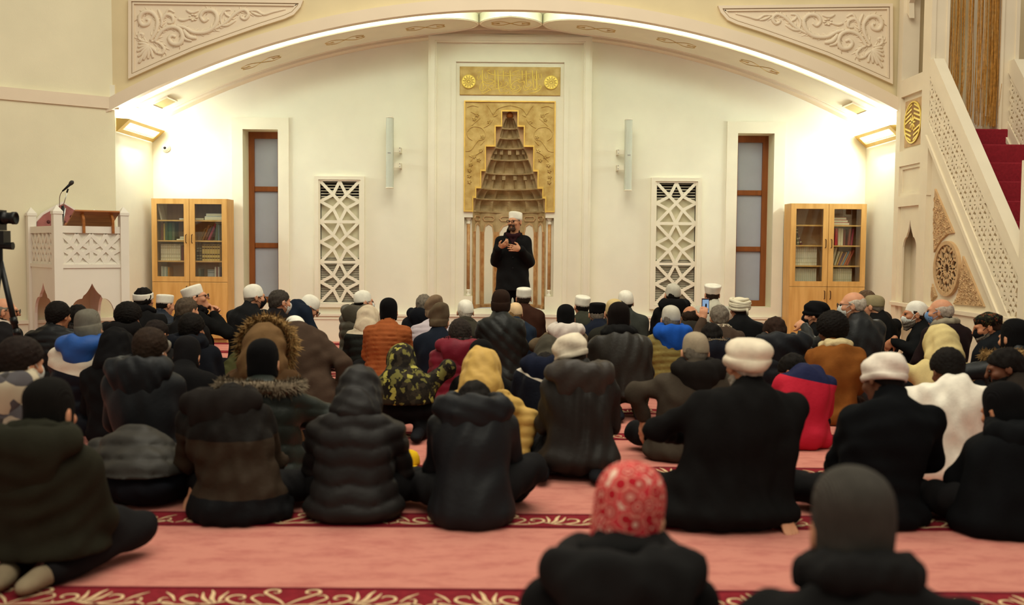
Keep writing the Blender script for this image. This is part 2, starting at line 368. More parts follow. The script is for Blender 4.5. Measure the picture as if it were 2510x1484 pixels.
# ---- soffit panels and cove light
ledm = emit('cove_led', (0.78, 1.0, 0.82), 18.0)
pm = mat('soffit_panel_paint', 'E6DFC6', 0.7, 0.03, 3)
def soffit_panel(name, x0, x1, round0, round1, label):
    root = empty(name, ((x0 + x1) / 2, 12.75, arcz((x0 + x1) / 2)))
    ox, oy, oz = root.location; root.parent = vault
    def yr(x, ins=0.0):
        h = .43 - ins; e = .62
        for (xe, rd, sg) in ((x0 + ins, round0, 1), (x1 - ins, round1, -1)):
            if rd:
                t = (x - xe) * sg / e
                if t < 1: h = min(h, (.43 - ins) * math.sqrt(max(0.0, 1 - (1 - t) ** 2)))
        return 12.75 - h, 12.75 + h
    def strip(mb, ins0, r0, r1, n=70):
        vs = []
        for i in range(n + 1):
            t = i / n
            if round0: t = t ** 1.6 if not round1 else .5 - .5 * math.cos(PI * t)
            elif round1: t = 1 - (1 - t) ** 1.6
            x = x0 + ins0 + (x1 - x0 - 2 * ins0) * t
            a, b = yr(x, ins0)
            for (y, r) in ((a, r0), (b, r0), (b, r1), (a, r1)): vs.append((x - ox, y - oy, arcz(x, r) - oz))
        fs = [(0, 1, 2, 3), tuple(4 * n + k for k in (3, 2, 1, 0))] + [(4 * i + k, 4 * i + 4 + k, 4 * i + 4 + (k + 1) % 4, 4 * i + (k + 1) % 4) for i in range(n) for k in range(4)]
        return mb.add(vs, fs)
    strip(MB(), 0, -.005, .10).build('panel', pm, root)
    # raised rim
    for ins in (.02,):
        N2 = 60; top = []; bot = []
        for i in range(N2 + 1):
            t = .5 - .5 * math.cos(PI * i / N2); x = x0 + .02 + (x1 - x0 - .04) * t; a, b = yr(x, ins)
            top.append((x - ox, a - oy, arcz(x, -.004) - oz)); bot.append((x - ox, b - oy, arcz(x, -.004) - oz))
        MB().tube(top + bot[::-1] + [top[0]], .013, 6, False).build('rim', bandm, root, True)
    # faint painted arabesque, carved shallow
    mb = MB(); span = x1 - x0
    cx_ = (x0 + x1) / 2
    for c0 in ([cx_] if round0 and round1 else [x0 + span * f for f in ((.35, .6, .84) if round1 else (.16, .4, .65))]):
        for sg in (-1, 1):
            for sy in (-1, 1):
                pts = [(c0, 0), (c0 + sg * .12, .10 * sy), (c0 + sg * .24, .05 * sy), (c0 + sg * .20, 0), (c0 + sg * .14, .03 * sy)]
                mb.tube([(p.x - ox, 12.75 + p.y - oy, arcz(p.x, -.006) - oz) for p in smooth_path([(a, b, 0) for a, b in pts], 4)], .006, 4)
    mb.build('arabesque', goldm, root, True)['kind'] = 'stuff'
    return root
soffit_panel('soffit_panel', -4.64, -.40, False, True, 'long curved ceiling panel under left half of the arch')
soffit_panel('soffit_panel', .40, 4.64, True, False, 'long curved ceiling panel under right half of the arch')
soffit_panel('soffit_medallion', -.40, .40, True, True, 'small oval ceiling medallion at the crown of the arch')
lp = []
for i in range(81):
    x = -4.62 + 9.24 * i / 80; lp.append((x, YF + .045, arcz(x, .045)))
led = tag(MB().tube(lp, .016, 5).build('cove_light', ledm), 'thin bright strip light running behind the arch lip', 'light')
for sd, nm in ((-1, 'left'), (1, 'right')):
    v = empty('soffit_vent', (sd * 4.39, 12.75, arcz(4.39, -.01)))
    v.rotation_euler = (0, sd * math.asin(4.39 / RA), 0)
    tag(v, 'square bronze vent plate in the ceiling near the %s lamp' % nm, 'vent')
    MB().box(-.10, .10, -.17, .17, -.010, .03).build('plate', mat('bronze_plate', 'B09A5E', 0.5, .06), v)
    MB().frame(rect(-.12, .12, -.19, .19), rect(-.10, .10, -.17, .17), lambda x, y: (x, y, -.016), lambda x, y: (x, y, .02)).build('rim', bandm, v)

# ---- corner lamps with louvres
tubem = emit('fluorescent_tube', (1.0, 0.98, 0.90), 22.0)
def corner_lamp(side):
    root = empty('louvre_lamp', (side * XA, YF, 2.65)); nm = 'left' if side < 0 else 'right'
    tag(root, 'brass louvred corner lamp on the %s bay wall' % nm, 'lamp')
    s = -side; L0, L1 = .02, YW - YF - .02
    A = (0.005 * s, 0.0); B = (.17 * s, .15); C = (0.005 * s, .16)      # wall foot, outer lip, wall top
    # end caps and slanted face with opening
    for y in (L0, L1 - .015):
        MB().prism([A, B, C], lambda x, z: (x, y, z), lambda x, z: (x, y + .015, z)).build('end_cap', brassm, root)
    f = lambda t, y, d: (A[0] + (B[0] - A[0]) * t + s * .7 * d, y, A[1] + (B[1] - A[1]) * t - .7 * d)
    MB().frame([(0, L0), (1, L0), (1, L1), (0, L1)], [(.25, L0 + .1), (.8, L0 + .1), (.8, L1 - .1), (.25, L1 - .1)], lambda t, y: f(t, y, 0), lambda t, y: f(t, y, .006)).build('face_plate', brassm, root)
    n = 18
    for i in range(n):
        y = L0 + .13 + (L1 - L0 - .26) * i / (n - 1)
        MB().prism([(.25, -.03), (.8, -.03), (.8, .004), (.25, .004)], lambda t, d: f(t, y - .003, d), lambda t, d: f(t, y + .003, d)).build('louvre_blade', brassm, root)
    MB().tube([(.055 * s, L0 + .08, .085), (.055 * s, L1 - .08, .085)], .02, 8).build('tube', tubem, root)
    MB().tube([(.095 * s, L0 + .08, .12), (.095 * s, L1 - .08, .12)], .02, 8).build('tube', tubem, root)
    up = area('uplight', (0, 0, 0), (PI, 0, 0), .16, 1.0, 11, (0.80, 0.98, 1.0)); up.parent = root; up.location = (.10 * s, (L0 + L1) / 2, .20)
    dn = area('downlight', (0, 0, 0), (0, 0, 0), .10, .75, 13, (0.80, 0.98, 1.0)); dn.parent = root
    dn.location = (.12 * s, (L0 + L1) / 2 - .12, .03); dn.rotation_euler = (0, -math.radians(55) * s, 0)
    return root
corner_lamp(-1); corner_lamp(1)

# ---- windows
def window(n, X0, X1, reveal_side):
    z0, z1 = 0.50, 2.83; yf = 13.72
    w = struct(MB().frame(rect(X0 - .145, X1 + .145, .375, 2.985), rect(X0, X1, z0, z1), XZ(13.375), XZ(YW + .01)).build('window_%d' % n, whitem))
    MB().frame(rect(X0 - .01, X1 + .01, z0 - .01, z1 + .01), rect(X0, X1, z0, z1), XZ(YW + .012), XZ(yf + .1)).build('reveal', wallm, w)
    fw = .075
    MB().frame(rect(X0, X1, z0, z1), rect(X0 + fw, X1 - fw, z0 + .08, z1 - .09), XZ(yf - .04), XZ(yf + .04)).build('window_frame', frameb, w)
    ts = [z0 + .08]
    for zt in (1.285, 2.055):
        MB().cbox(X0 + fw, X1 - fw, yf - .035, yf + .03, zt - .035, zt + .035).build('transom', frameb, w)
        ts += [zt - .035, zt + .035]
    ts.append(z1 - .09)
    for a, b in ((ts[0], ts[1]), (ts[2], ts[3]), (ts[4], ts[5])):
        MB().box(X0 + fw, X1 - fw, yf, yf + .012, a, b).build('pane', frost, w)
window(1, WL[0], WL[1], 0); window(2, WR[0], WR[1], 1)

# ---- wall grilles
def grille(G, label):
    x0, x1, z0, z1 = G; root = empty('wall_grille', ((x0 + x1) / 2, YW, z0)); tag(root, label, 'grille')
    ox, oz = root.location.x, root.location.z; P = lambda Y: (lambda u, v, d=0: (u - ox, Y + d - YW, v - oz))
    def fr(e0, e1, ya, yb, nm):
        MB().frame(rect(x0 - e0, x1 + e0, z0 - e0 * .9, z1 + e0 * .9), rect(x0 - e1, x1 + e1, z0 - e1, z1 + e1), lambda x, z: (x - ox, ya - YW, z - oz), lambda x, z: (x - ox, yb - YW, z - oz)).build(nm, whitem, root)
    fr(.075, .02, 13.35, YW + .01, 'outer_frame'); fr(.02, .0, 13.365, YW + .02, 'inner_frame')
    mb = MB(); w = x1 - x0; h = (z1 - z0) / 3; mp = lambda u, v, d: (u - ox, 13.372 + d - YW, v - oz); cx_ = (x0 + x1) / 2
    bw = .040
    for k in range(3):
        b, t = z0 + k * h, z0 + (k + 1) * h; m_ = (b + t) / 2
        P1, P2, P3, P4 = (cx_ - .175 * w, m_ + .165 * h), (cx_ + .175 * w, m_ + .165 * h), (cx_ - .175 * w, m_ - .165 * h), (cx_ + .175 * w, m_ - .165 * h)
        T, B, Lf, Rt = (cx_, t), (cx_, b), (x0, m_), (x1, m_)
        segs = [((x0, t), (x1, b)), ((x1, t), (x0, b)), (T, P1), (T, P2), (B, P3), (B, P4), (Lf, P1), (Lf, P3), (Rt, P2), (Rt, P4)]
        for i, (a, c) in enumerate(segs): mb.bar(a, c, bw, .0005 * i, .022 + .0003 * i, mp)
        if k: mb.bar((x0, b), (x1, b), bw, -.0012, .0222, mp)
    mb.build('lattice', whitem, root)
    zt = z1 - .215; zb = z0 + .60
    MB().box(x0 - ox, x1 - ox, .05, .06, zb - oz, zt - oz).build('back_panel', wallm, root)
    dark = mat('grille_dark', '1A1512', .9); MB().box(x0 - ox - .02, x1 - ox + .02, .14, .15, 0, z1 - z0).build('duct_back', dark, root)
    mb = MB(); slm = mat('slat_metal', 'E2D9C2', .5, .05)
    for (a, b, p) in ((z0, zb, .0235), (zt, z1, .038)):
        z = a + .01
        while z < b:
            mb.prism([(.030, 0), (.050, .013), (.052, .008), (.032, -.004)], lambda y, q: (x0 - ox, y, z + q - oz), lambda y, q: (x1 - ox, y, z + q - oz)); z += p
    o = mb.build('slat_stack', slm, root); o['kind'] = 'stuff'
    MB().frame(rect(x0 - .02 - ox, x1 + .02 - ox, -.02, z1 - z0 + .02), rect(x0 - ox, x1 - ox, 0, z1 - z0), lambda x, z: (x, .0, z), lambda x, z: (x, .14, z)).build('duct_side', dark, root)
grille(GL, 'white star-lattice wall grille left of the mihrab'); grille(GR, 'white star-lattice wall grille right of the mihrab')

# ---- column loudspeakers
def colspk(px, sd, label):
    X0 = wx(px - 8.5, 375, 13.2); X1 = wx(px + 8.5, 375, 13.2); z0, z1 = wz(px, 464 + (4 if sd > 0 else -2), 13.2), wz(px, 289 + (4 if sd > 0 else -1), 13.2)
    root = tag(empty('column_speaker', ((X0 + X1) / 2, 13.25, z0)), label, 'speaker'); w = (X1 - X0) / 2; h = z1 - z0
    prof = [(w * math.cos(a), -.09 + -.035 * math.sin(a)) for a in [PI * i / 10 for i in range(11)]] + [(-w, .0), (w, .0)]
    MB().prism(prof, lambda x, y: (x, y, .01), lambda x, y: (x, y, h - .01)).build('housing', greym, root)
    for z in (0, h - .012): MB().prism([(x * 1.06, y * 1.05) for x, y in prof], lambda x, y: (x, y, z), lambda x, y: (x, y, z + .012)).build('end_cap', whitem, root)
    MB().box(-.02 + 0.0, .02, -.128, -.124, h * .49, h * .50).build('badge', steelm, root)
    for z in (h * .33, h * .55):
        br = MB().box(-sd * .02, -sd * .14, .01, .03, z - .03, z + .03).box(-sd * .11, -sd * .14, .0, .15, z - .035, z + .035).box(-.02, .02, 0, .15, z - .015, z + .015).build('bracket', whitem, root)
        for q in (-.02, .02): MB().lathe([(.006, 0), (.006, .01)], (-sd * .125, -.004, z + q), 6).build('bolt', steelm, br)
colspk(955.5, -1, 'slim grey column loudspeaker left of the mihrab'); colspk(1540, 1, 'slim grey column loudspeaker right of the mihrab')

# ---- dome security camera
c_ = at(402, 362, 13.3); sc = tag(empty('security_camera', (c_.x, YW, c_.z)), 'small white dome security camera on the wall above left bookcase', 'camera')
mb = MB(); mb.lathe([(.05, 0), (.055, .02), (.05, .035)], n=16); mb.v = [(x, -z, y) for x, y, z in mb.v]; mb.build('base', whitem, sc, True)
mb = MB(); mb.lathe([(.042 * math.cos(a), .035 + .042 * math.sin(a)) for a in [PI / 2 * i / 6 for i in range(6)]] + [(.004, .077)], n=14); mb.v = [(x, -z, y) for x, y, z in mb.v]; mb.build('dome', whitem, sc, True)
mb = MB(); mb.lathe([(.02, .066), (.018, .078), (.004, .083)], n=12); mb.v = [(x, -z, y) for x, y, z in mb.v]; mb.build('lens', blackm, sc, True)

# ---- spandrel relief panels
RELIEF = [([(1100, 300), (1140, 230), (1150, 150), (1110, 95), (1050, 95), (1020, 140), (1040, 185), (1080, 180), (1090, 150), (1068, 145)], 15),
          ([(1130, 310), (1180, 230), (1250, 200), (1310, 215), (1335, 270), (1310, 322), (1258, 320), (1235, 285), (1255, 262), (1283, 272)], 16),
          ([(1290, 190), (1350, 205), (1420, 240), (1510, 235), (1570, 190), (1585, 120), (1550, 80), (1490, 85), (1465, 125), (1490, 158), (1520, 140)], 15),
          ([(1540, 225), (1600, 195), (1650, 165), (1720, 100), (1780, 75), (1812, 105), (1790, 142), (1758, 130), (1765, 108)], 12),
          ([(1800, 85), (1870, 80), (1920, 108), (1990, 90), (2080, 70)], 9),
          ([(1100, 300), (1160, 315), (1200, 355), (1185, 392), (1148, 385), (1155, 358)], 11),
          ([(1080, 310), (1040, 300), (1015, 280), (1020, 252), (1046, 255), (1038, 275)], 10),
          ([(1180, 200), (1185, 150), (1215, 110), (1260, 125), (1262, 165), (1225, 170)], 12),
          ([(1185, 190), (1180, 130), (1155, 72)], 11), ([(1205, 120), (1230, 75), (1275, 95)], 9), ([(1360, 75), (1400, 95), (1450, 80)], 10),
          ([(1340, 220), (1380, 270), (1435, 280)], 16), ([(1330, 235), (1350, 285), (1400, 300)], 12), ([(1620, 190), (1610, 130), (1640, 80), (1680, 75)], 10),
          ([(1600, 190), (1660, 185), (1720, 150)], 10), ([(1690, 130), (1650, 110), (1640, 85)], 9), ([(1830, 90), (1870, 110), (1910, 115)], 9), ([(1300, 140), (1340, 150), (1400, 130)], 10)]
FAN = [(1008, 345), (1003, 378), (1010, 415), (1015, 462), (1048, 440), (1082, 430), (1118, 425), (1150, 395), (1012, 315)]
def relief_panel(sd, outer_px, label):
    Y = YF + .02; poly = [at(px, py, Y) for px, py in outer_px]; poly = [(p.x, p.z) for p in poly]
    o = tag(empty('relief_panel', (sum(p[0] for p in poly) / len(poly), Y, sum(p[1] for p in poly) / len(poly))), label, 'relief panel')
    ox, oz = o.location.x, o.location.z
    poly = [(x - ox, z - oz) for x, z in poly]
    def inset(p, d):
        n = len(p); out = []
        for i in range(n):
            a, b, c = Vector(p[i - 1]), Vector(p[i]), Vector(p[(i + 1) % n]); n1 = (b - a).orthogonal().normalized(); n2 = (c - b).orthogonal().normalized()
            cr = sum(p[j][0] * p[(j + 1) % n][1] - p[(j + 1) % n][0] * p[j][1] for j in range(n)); sg = 1 if cr > 0 else -1
            m_ = (n1 + n2); m_ = m_ / max(m_.length_squared / 2, .3); q = b + m_ * d * sg; out.append((q.x, q.y))
        return out
    MB().prism(poly, lambda x, z: (x, -.02, z), lambda x, z: (x, 0, z)).build('field', bandm, o)
    for a, b, d in ((0, .035, .05), (.045, .065, .04)):
        MB().frame(inset(poly, a), inset(poly, b), lambda x, z: (x, -d, z), lambda x, z: (x, -.015, z)).build('frame_moulding', bandm, o)
    def uv(zx, zy):
        px, py = zx * .33694, zy * .33694
        if sd > 0: px = 2503 - px; py += 11
        p = at(px, py, Y); return Vector((p.x - ox, -.02, p.z - oz))
    S = .33694 / 2440 * Y
    def stroke(pts, w, nm='scroll'):
        P = smooth_path([uv(*q) for q in pts], 5); n = len(P)
        mb = MB().tube(P, [w * S * (.55 + .65 * math.sin(PI * min(1, .12 + .8 * i / (n - 1)))) for i in range(n)], 6); mb.build(nm, bandm, o, True)
    for pts, w in RELIEF:
        stroke(pts, w)
        if len(pts) >= 6:
            mb = MB(); P = [uv(*q) for q in pts]
            Q = smooth_path(P, 4)
            for i in range(2, len(Q) * 2 // 3, 2):
                t = (Q[i + 1] - Q[i - 1]); t.normalize(); nrm = Vector((-t.z, 0, t.x))
                for s_ in (-1, 1):
                    e = Q[i] + nrm * s_ * 26 * S * (.7 + .3 * (i % 3)) + t * 22 * S; mid = Q[i] + nrm * s_ * 16 * S + t * 4 * S
                    mb.tube([Q[i], mid, e], [7 * S, 6 * S, 2 * S], 5)
            mb.build('acanthus_leaf_row', bandm, o, True)
    for q in FAN: stroke([(1090, 340), ((1090 + q[0]) / 2 + 4, (340 + q[1]) / 2 - 6), q], 12, 'fan_leaf')
    for k in range(7):
        a = 2 * PI * k / 7; p = uv(1410 + 24 * math.cos(a), 130 + 20 * math.sin(a)); MB().lathe([(10 * S, -.01), (12 * S, 0), (8 * S, .008)], p, 8).build('petal', bandm, o, True)
    for k in range(3): MB().lathe([(.002, -8 * S), (8 * S, 0), (.002, 8 * S)], uv(1170 + 14 * k, 205 - 25 * k), 8).build('bead', bandm, o, True)
def hyp(side):
    pts = [(318, 195), (400, 158), (480, 124), (560, 95), (640, 67), (700, 48), (722, 38), (738, 20), (745, 3), (318, -2)]
    return pts if side < 0 else [(2503 - x, y + 13) for x, y in pts][::-1]
relief_panel(-1, hyp(-1), 'carved plaster scrollwork panel above the left side of the arch')
relief_panel(1, hyp(1), 'carved plaster scrollwork panel above the right side of the arch')

# ================================================================== mihrab
MXC = wx(1248.5, 450)
mih = tag(empty('mihrab', (MXC, YW, 0)), 'tall cream and gold prayer niche with stone honeycomb vault in the wall centre', 'mihrab')
def mp_(Y): return lambda x, z: (x - MXC, Y - YW, z)
def mpx(px, py, Y=13.3): p = at(px, py, Y); return p.x - MXC, p.z
def hx(px0, px1, Y=13.3): return (at(px1, 450, Y).x - at(px0, 450, Y).x) / 2
def zz(py, Y=13.3): return at(1248, py, Y).z
zt = zz(88)
H0, H1, H2, H3 = hx(1051, 1447), hx(1071, 1427), hx(1105, 1390), hx(1116, 1379)
def uframe(ha, hb, za, zb, Y, nm, m=whitem, z0=0.0, Yb=YW + .01):
    o_ = [(-ha, z0), (-ha, za), (ha, za), (ha, z0), (hb, z0), (hb, zb), (-hb, zb), (-hb, z0)]
    MB().prism(o_, lambda x, z: (x, Y - YW, z), lambda x, z: (x, Yb - YW, z)).build(nm, m, mih)
uframe(H0, H1, zt, zz(108), 13.20, 'outer_moulding'); uframe(H0 - .03, H1 + .02, zt - .03, zz(108) + .02, 13.18, 'outer_bead')
uframe(H1, H2, zz(108), zz(147), 13.26, 'flat_border')
uframe(H2, H3, zz(147), zz(154), 13.245, 'inner_moulding')
# plinth
MB().box(-H0 - .03, H0 + .03, -.25, .0, 0, .36).build('plinth', whitem, mih)
MB().box(-H0 - .05, H0 + .05, -.27, .0, .36, .40).build('plinth_cap', whitem, mih)
steps = [(273, 310, 1230, 1270), (310, 359, 1213, 1284), (359, 419, 1189, 1307), (419, 461, 1177, 1317), (461, 484.6, 1165, 1329), (484.6, 518.5, 1158, 1336.5)]
YM = 13.28
pl = lambda x, z: (x, YM - YW, z); pb = lambda x, z: (x, YW + .02 - YW, z)
gx = hx(1139, 1359); zg0, zg1 = zz(518.5), zz(250)
hw = [hx(a, b) for _, _, a, b in steps]
# cream field round the gold panel
f_ = MB()
f_.box(-H3, H3, YM - YW, .0, zg1, zz(154)); f_.box(-H3, -gx, YM - YW, 0, 0, zg1); f_.box(gx, H3, YM - YW, 0, 0, zg1)
cA, cB, cz0, cz1 = hx(1157, 1336), hx(1137, 1358), zz(727), zz(534)
f_.box(-gx, -hw[-1], YM - YW, 0, cz1, zg0); f_.box(hw[-1], gx, YM - YW, 0, cz1, zg0)
f_.box(-gx, -hw[-1], YM - YW, 0, 0, cz0); f_.box(hw[-1], gx, YM - YW, 0, 0, cz0)
f_.box(-gx, -hw[-1], -.03, 0, cz0, cz1); f_.box(hw[-1], gx, -.03, 0, cz0, cz1)
f_.box(-hw[-1], hw[-1], YM - YW, 0, .40, .455)
f_.build('cream_field', whitem, mih)
g_ = MB()
g_.box(-gx, gx, YM - YW - .01, 0, zz(273), zg1)
for (a, b, _, _), h in zip(steps, hw):
    g_.box(-gx, -h, YM - YW - .01, 0, zz(b), zz(a)); g_.box(h, gx, YM - YW - .01, 0, zz(b), zz(a))
gp = g_.build('gold_panel', goldm, mih)
e_ = MB(); w = .016; y0_, y1_ = YM - YW - .028, YM - YW
_ek = [0]
def edge(x0, x1, z0, z1): _ek[0] += 1; e_.box(min(x0, x1) - w / 2, max(x0, x1) + w / 2, y0_ - .0004 * _ek[0], y1_ + .0004 * _ek[0], min(z0, z1) - w / 2 - .0002 * _ek[0], max(z0, z1) + w / 2 + .0002 * _ek[0])
edge(-gx, gx, zg1, zg1); edge(-gx, -gx, zg0, zg1); edge(gx, gx, zg0, zg1)
edge(-gx, -hw[-1], zg0, zg0); edge(hw[-1], gx, zg0, zg0); edge(-hw[0], hw[0], zz(273), zz(273))
for i, ((a, b, _, _), h) in enumerate(zip(steps, hw)):
    for s in (-1, 1):
        edge(s * h, s * h, zz(b), zz(a))
        if i + 1 < len(hw): edge(s * h, s * hw[i + 1], zz(b), zz(b))
e_.build('gilt_edging', giltm, mih)
# floral relief on the gold panel (mirrored)
FLOR = [[(75, 95), (140, 70), (215, 90)], [(395, 190), (450, 110), (560, 75), (600, 72)], [(390, 180), (355, 110), (320, 70)], [(160, 330), (250, 345), (300, 410), (280, 480), (215, 500)],
        [(75, 400), (110, 350), (160, 330)], [(75, 400), (90, 460), (140, 500)], [(130, 320), (180, 270), (240, 225)], [(280, 345), (350, 300), (395, 240)], [(400, 210), (450, 185)],
        [(60, 635), (120, 620), (180, 540), (215, 500)], [(120, 760), (170, 690), (240, 640), (270, 600)], [(240, 560), (290, 500)], [(100, 690), (150, 710)], [(120, 150), (170, 170), (190, 210)],
        [(105, 850), (105, 900)], [(105, 910), (110, 960)], [(100, 970), (105, 1040)]]
fl = MB()
def zf(zx, zy): return mpx(1130 + zx * .19884, 245 + zy * .19884, YM)
for pts in FLOR:
    for s in (-1, 1):
        P = smooth_path([(s * zf(*q)[0] * -1 * -1, YM - YW - .012, zf(*q)[1]) for q in pts], 4)
        fl.tube(P, [.008 * (.6 + .5 * math.sin(PI * i / (len(P) - 1))) for i in range(len(P))], 5)
for q in [(265, 455), (245, 625), (165, 240), (120, 800), (105, 870), (100, 940), (105, 1010), (220, 740), (160, 700), (200, 190), (350, 275)]:
    x, z = zf(*q)
    for s in (-1, 1):
        for k in range(5):
            a = 2 * PI * k / 5; fl.tube([(s * x, YM - YW - .012, z), (s * x + .026 * math.cos(a), YM - YW - .018, z + .026 * math.sin(a))], [.004, .010], 5)
fl.build('floral_relief', goldm, gp, True)
# backing inside the stepped opening, then the concave honeycomb tiers
YB = 13.355
tz = [(518.5, .478), (487, .455), (462, .379), (424, .325), (390, .262), (362, .196), (338, .142), (314, .113), (288, .066), (274, .03)]
bk = MB()
for i in range(len(tz) - 1):
    za, zb, r = zz(tz[i][0]), zz(tz[i + 1][0]), tz[i][1]
    for q in range(6):
        v0, v1 = q / 6, (q + 1) / 6; f_r = lambda v: r * (1 - v ** 1.5) + tz[i + 1][1] * v ** 1.5 - .006; f_z = lambda v: za + (zb - za) * v
        for s in (-1, 1): bk.prism([(s * f_r(v0), f_z(v0)), (s * .56, f_z(v0)), (s * .56, f_z(v1)), (s * f_r(v1), f_z(v1))], lambda x, z: (x, YB - YW - .002, z), lambda x, z: (x, YB - YW + .012, z))
bk.build('niche_backing', reliefm, mih)
ncell = [6, 7, 7, 6, 6, 6, 5, 5, 4]; DPT = .85
for i in range(len(tz) - 1):
    za, zb = zz(tz[i][0]), zz(tz[i + 1][0]); r0, r1 = tz[i][1], tz[i + 1][1]; nc = ncell[i]
    tier = empty('muqarnas_tier', (0, 0, 0)); tier.parent = mih
    rp = lambda r, th, z: (r * math.cos(th), YB - YW + DPT * r * math.sin(th), z)
    # shallow shelf lip at the foot of the tier
    lip = MB(); n = 28; vs = []
    for k in range(n + 1):
        th = PI * k / n
        for (r, z) in ((r0 + .02, za - .006), (r0 - .028, za - .006), (r0 - .028, za + .012), (r0 + .02, za + .016)): vs.append(rp(r, th, z))
    lip.add(vs, [(4 * k + q, 4 * k + 4 + q, 4 * k + 4 + (q + 1) % 4, 4 * k + (q + 1) % 4) for k in range(n) for q in range(4)] + [(3, 2, 1, 0), tuple(4 * n + q for q in range(4))]).build('tier_lip', stonem, tier)
    nu, nv = 8, 6
    off = .5 if i % 2 else 0
    for c in range(nc + (1 if off else 0)):
        t0 = max(0, PI * (c - off) / nc); t1 = min(PI, PI * (c + 1 - off) / nc); vs = []
        for b in range(nv + 1):
            v = b / nv
            for a in range(nu + 1):
                u = a / nu; e = abs(2 * u - 1); th = t0 + (t1 - t0) * u
                scoop = (1 - e ** 1.5) * math.sin(PI * min(1, v * .55 + .18)) * .065 * (r0 / .4 + .35)
                if v > .45: scoop *= max(0, 1 - ((v - .45) / .55) * (0.3 + 1.1 * e))
                vs.append(rp(r0 * (1 - v ** 1.5) + r1 * v ** 1.5 + scoop - .016 * (e > .93), th, za + (zb - za) * v))
        m_ = MB().add(vs, [(b * (nu + 1) + a, b * (nu + 1) + a + 1, (b + 1) * (nu + 1) + a + 1, (b + 1) * (nu + 1) + a) for b in range(nv) for a in range(nu)])
        m_.build('muqarnas_cell', stonem, tier, False)
        if i in (2, 4) and 0 < c < nc:     # hanging pendants between the cells
            th = t0; p = rp(r0 * .55 + r1 * .45 - .012, th, zb - .012); MB().box(p[0] - .022, p[0] + .022, p[1] - .02, p[1] + .02, zb - .075, zb - .005).build('pendant', stonem, tier)
tipm = mat('copper_tip', 'A8672E', .4, .1)
MB().lathe([(.045, zz(287)), (.05, zz(280)), (.028, zz(275)), (.004, zz(270))], (0, YB - YW + .01, 0), 10).build('niche_tip', tipm, mih, True)
# lower niche: faceted wall of cream arched panels between brown marble strips
NA = 5; rN = .478; z0n, z1n = .46, zz(518.5)
angs = [0, .62, 1.18, PI - 1.18, PI - .62, PI]
zt1 = zz(544)
for i in range(NA):
    p0 = (rN * math.cos(angs[i]), YB - YW + DPT * rN * math.sin(angs[i])); p1 = (rN * math.cos(angs[i + 1]), YB - YW + DPT * rN * math.sin(angs[i + 1]))
    d_ = Vector((p1[0] - p0[0], p1[1] - p0[1], 0)); L_ = d_.length; d_.normalize(); nn = Vector((d_.y, -d_.x, 0));
    if nn.y > 0: nn = -nn
    mpf = lambda u, z, o_: (p0[0] + d_.x * u + nn.x * o_, p0[1] + d_.y * u + nn.y * o_, z)
    q = rect(0, L_, z0n, z1n); MB().prism(q, lambda u, z: mpf(u, z, -.02), lambda u, z: mpf(u, z, 0)).build('niche_facet', stonem, mih)
    bw = .042
    for (u0, u1) in ((0, bw), (L_ - bw, L_)):
        MB().prism(rect(u0, u1, z0n, zt1 - .13), lambda u, z: mpf(u, z, .002), lambda u, z: mpf(u, z, .020)).build('marble_strip', brownmarble, mih)
    ip = [(bw + .012, z0n + .05), (L_ - bw - .012, z0n + .05), (L_ - bw - .012, zt1 - .14), (L_ * .72, zt1 - .06), (L_ / 2, zt1 - .03), (L_ * .28, zt1 - .06), (bw + .012, zt1 - .14)]
    MB().prism(ip, lambda u, z: mpf(u, z, .001), lambda u, z: mpf(u, z, .010)).build('cream_panel', whitem, mih)
    op = [(bw - .004, z0n + .03), (L_ - bw + .004, z0n + .03), (L_ - bw + .004, zt1 - .13), (L_ * .74, zt1 - .035), (L_ / 2, zt1 - .0), (L_ * .26, zt1 - .035), (bw - .004, zt1 - .13)]
    MB().frame(op, ip, lambda u, z: mpf(u, z, .001), lambda u, z: mpf(u, z, .018)).build('arch_moulding', reliefm, mih)
    MB().prism(rect(0, L_, z0n, z0n + .035), lambda u, z: mpf(u, z, .0), lambda u, z: mpf(u, z, .03)).build('base_strip', brownmarble, mih)
    cr = [(L_ * .12 + L_ * .76 * k_, zt1 + .05 + sgn * .035) for sgn, k_ in ((-1, .12), (-1, .88), (0, 1), (1, .88), (1, .12), (0, 0))]
    ci = [(L_ / 2 + (u - L_ / 2) * .86, zt1 + .05 + (z - zt1 - .05) * .72) for u, z in cr]
    MB().frame(cr, ci, lambda u, z: mpf(u, z, .0), lambda u, z: mpf(u, z, .014)).build('cartouche', reliefm, mih)
# slender side columns
for s in (-1, 1):
    xc = s * (cA + cB) / 2
    col = MB().lathe([(.022, cz0 + .09), (.022, cz1 - .09)], (xc, -.05, 0), 12).build('side_column', brownmarble, mih, True)
    for za, zb in ((cz0, cz0 + .09), (cz1, cz1 - .09)):
        sg = 1 if zb > za else -1
        MB().lathe([(.034, za), (.034, za + sg * .02), (.018, za + sg * .04), (.028, za + sg * .065), (.03, za + sg * .075), (.022, zb)], (xc, -.05, 0), 12).build('column_capital', whitem, col, True)
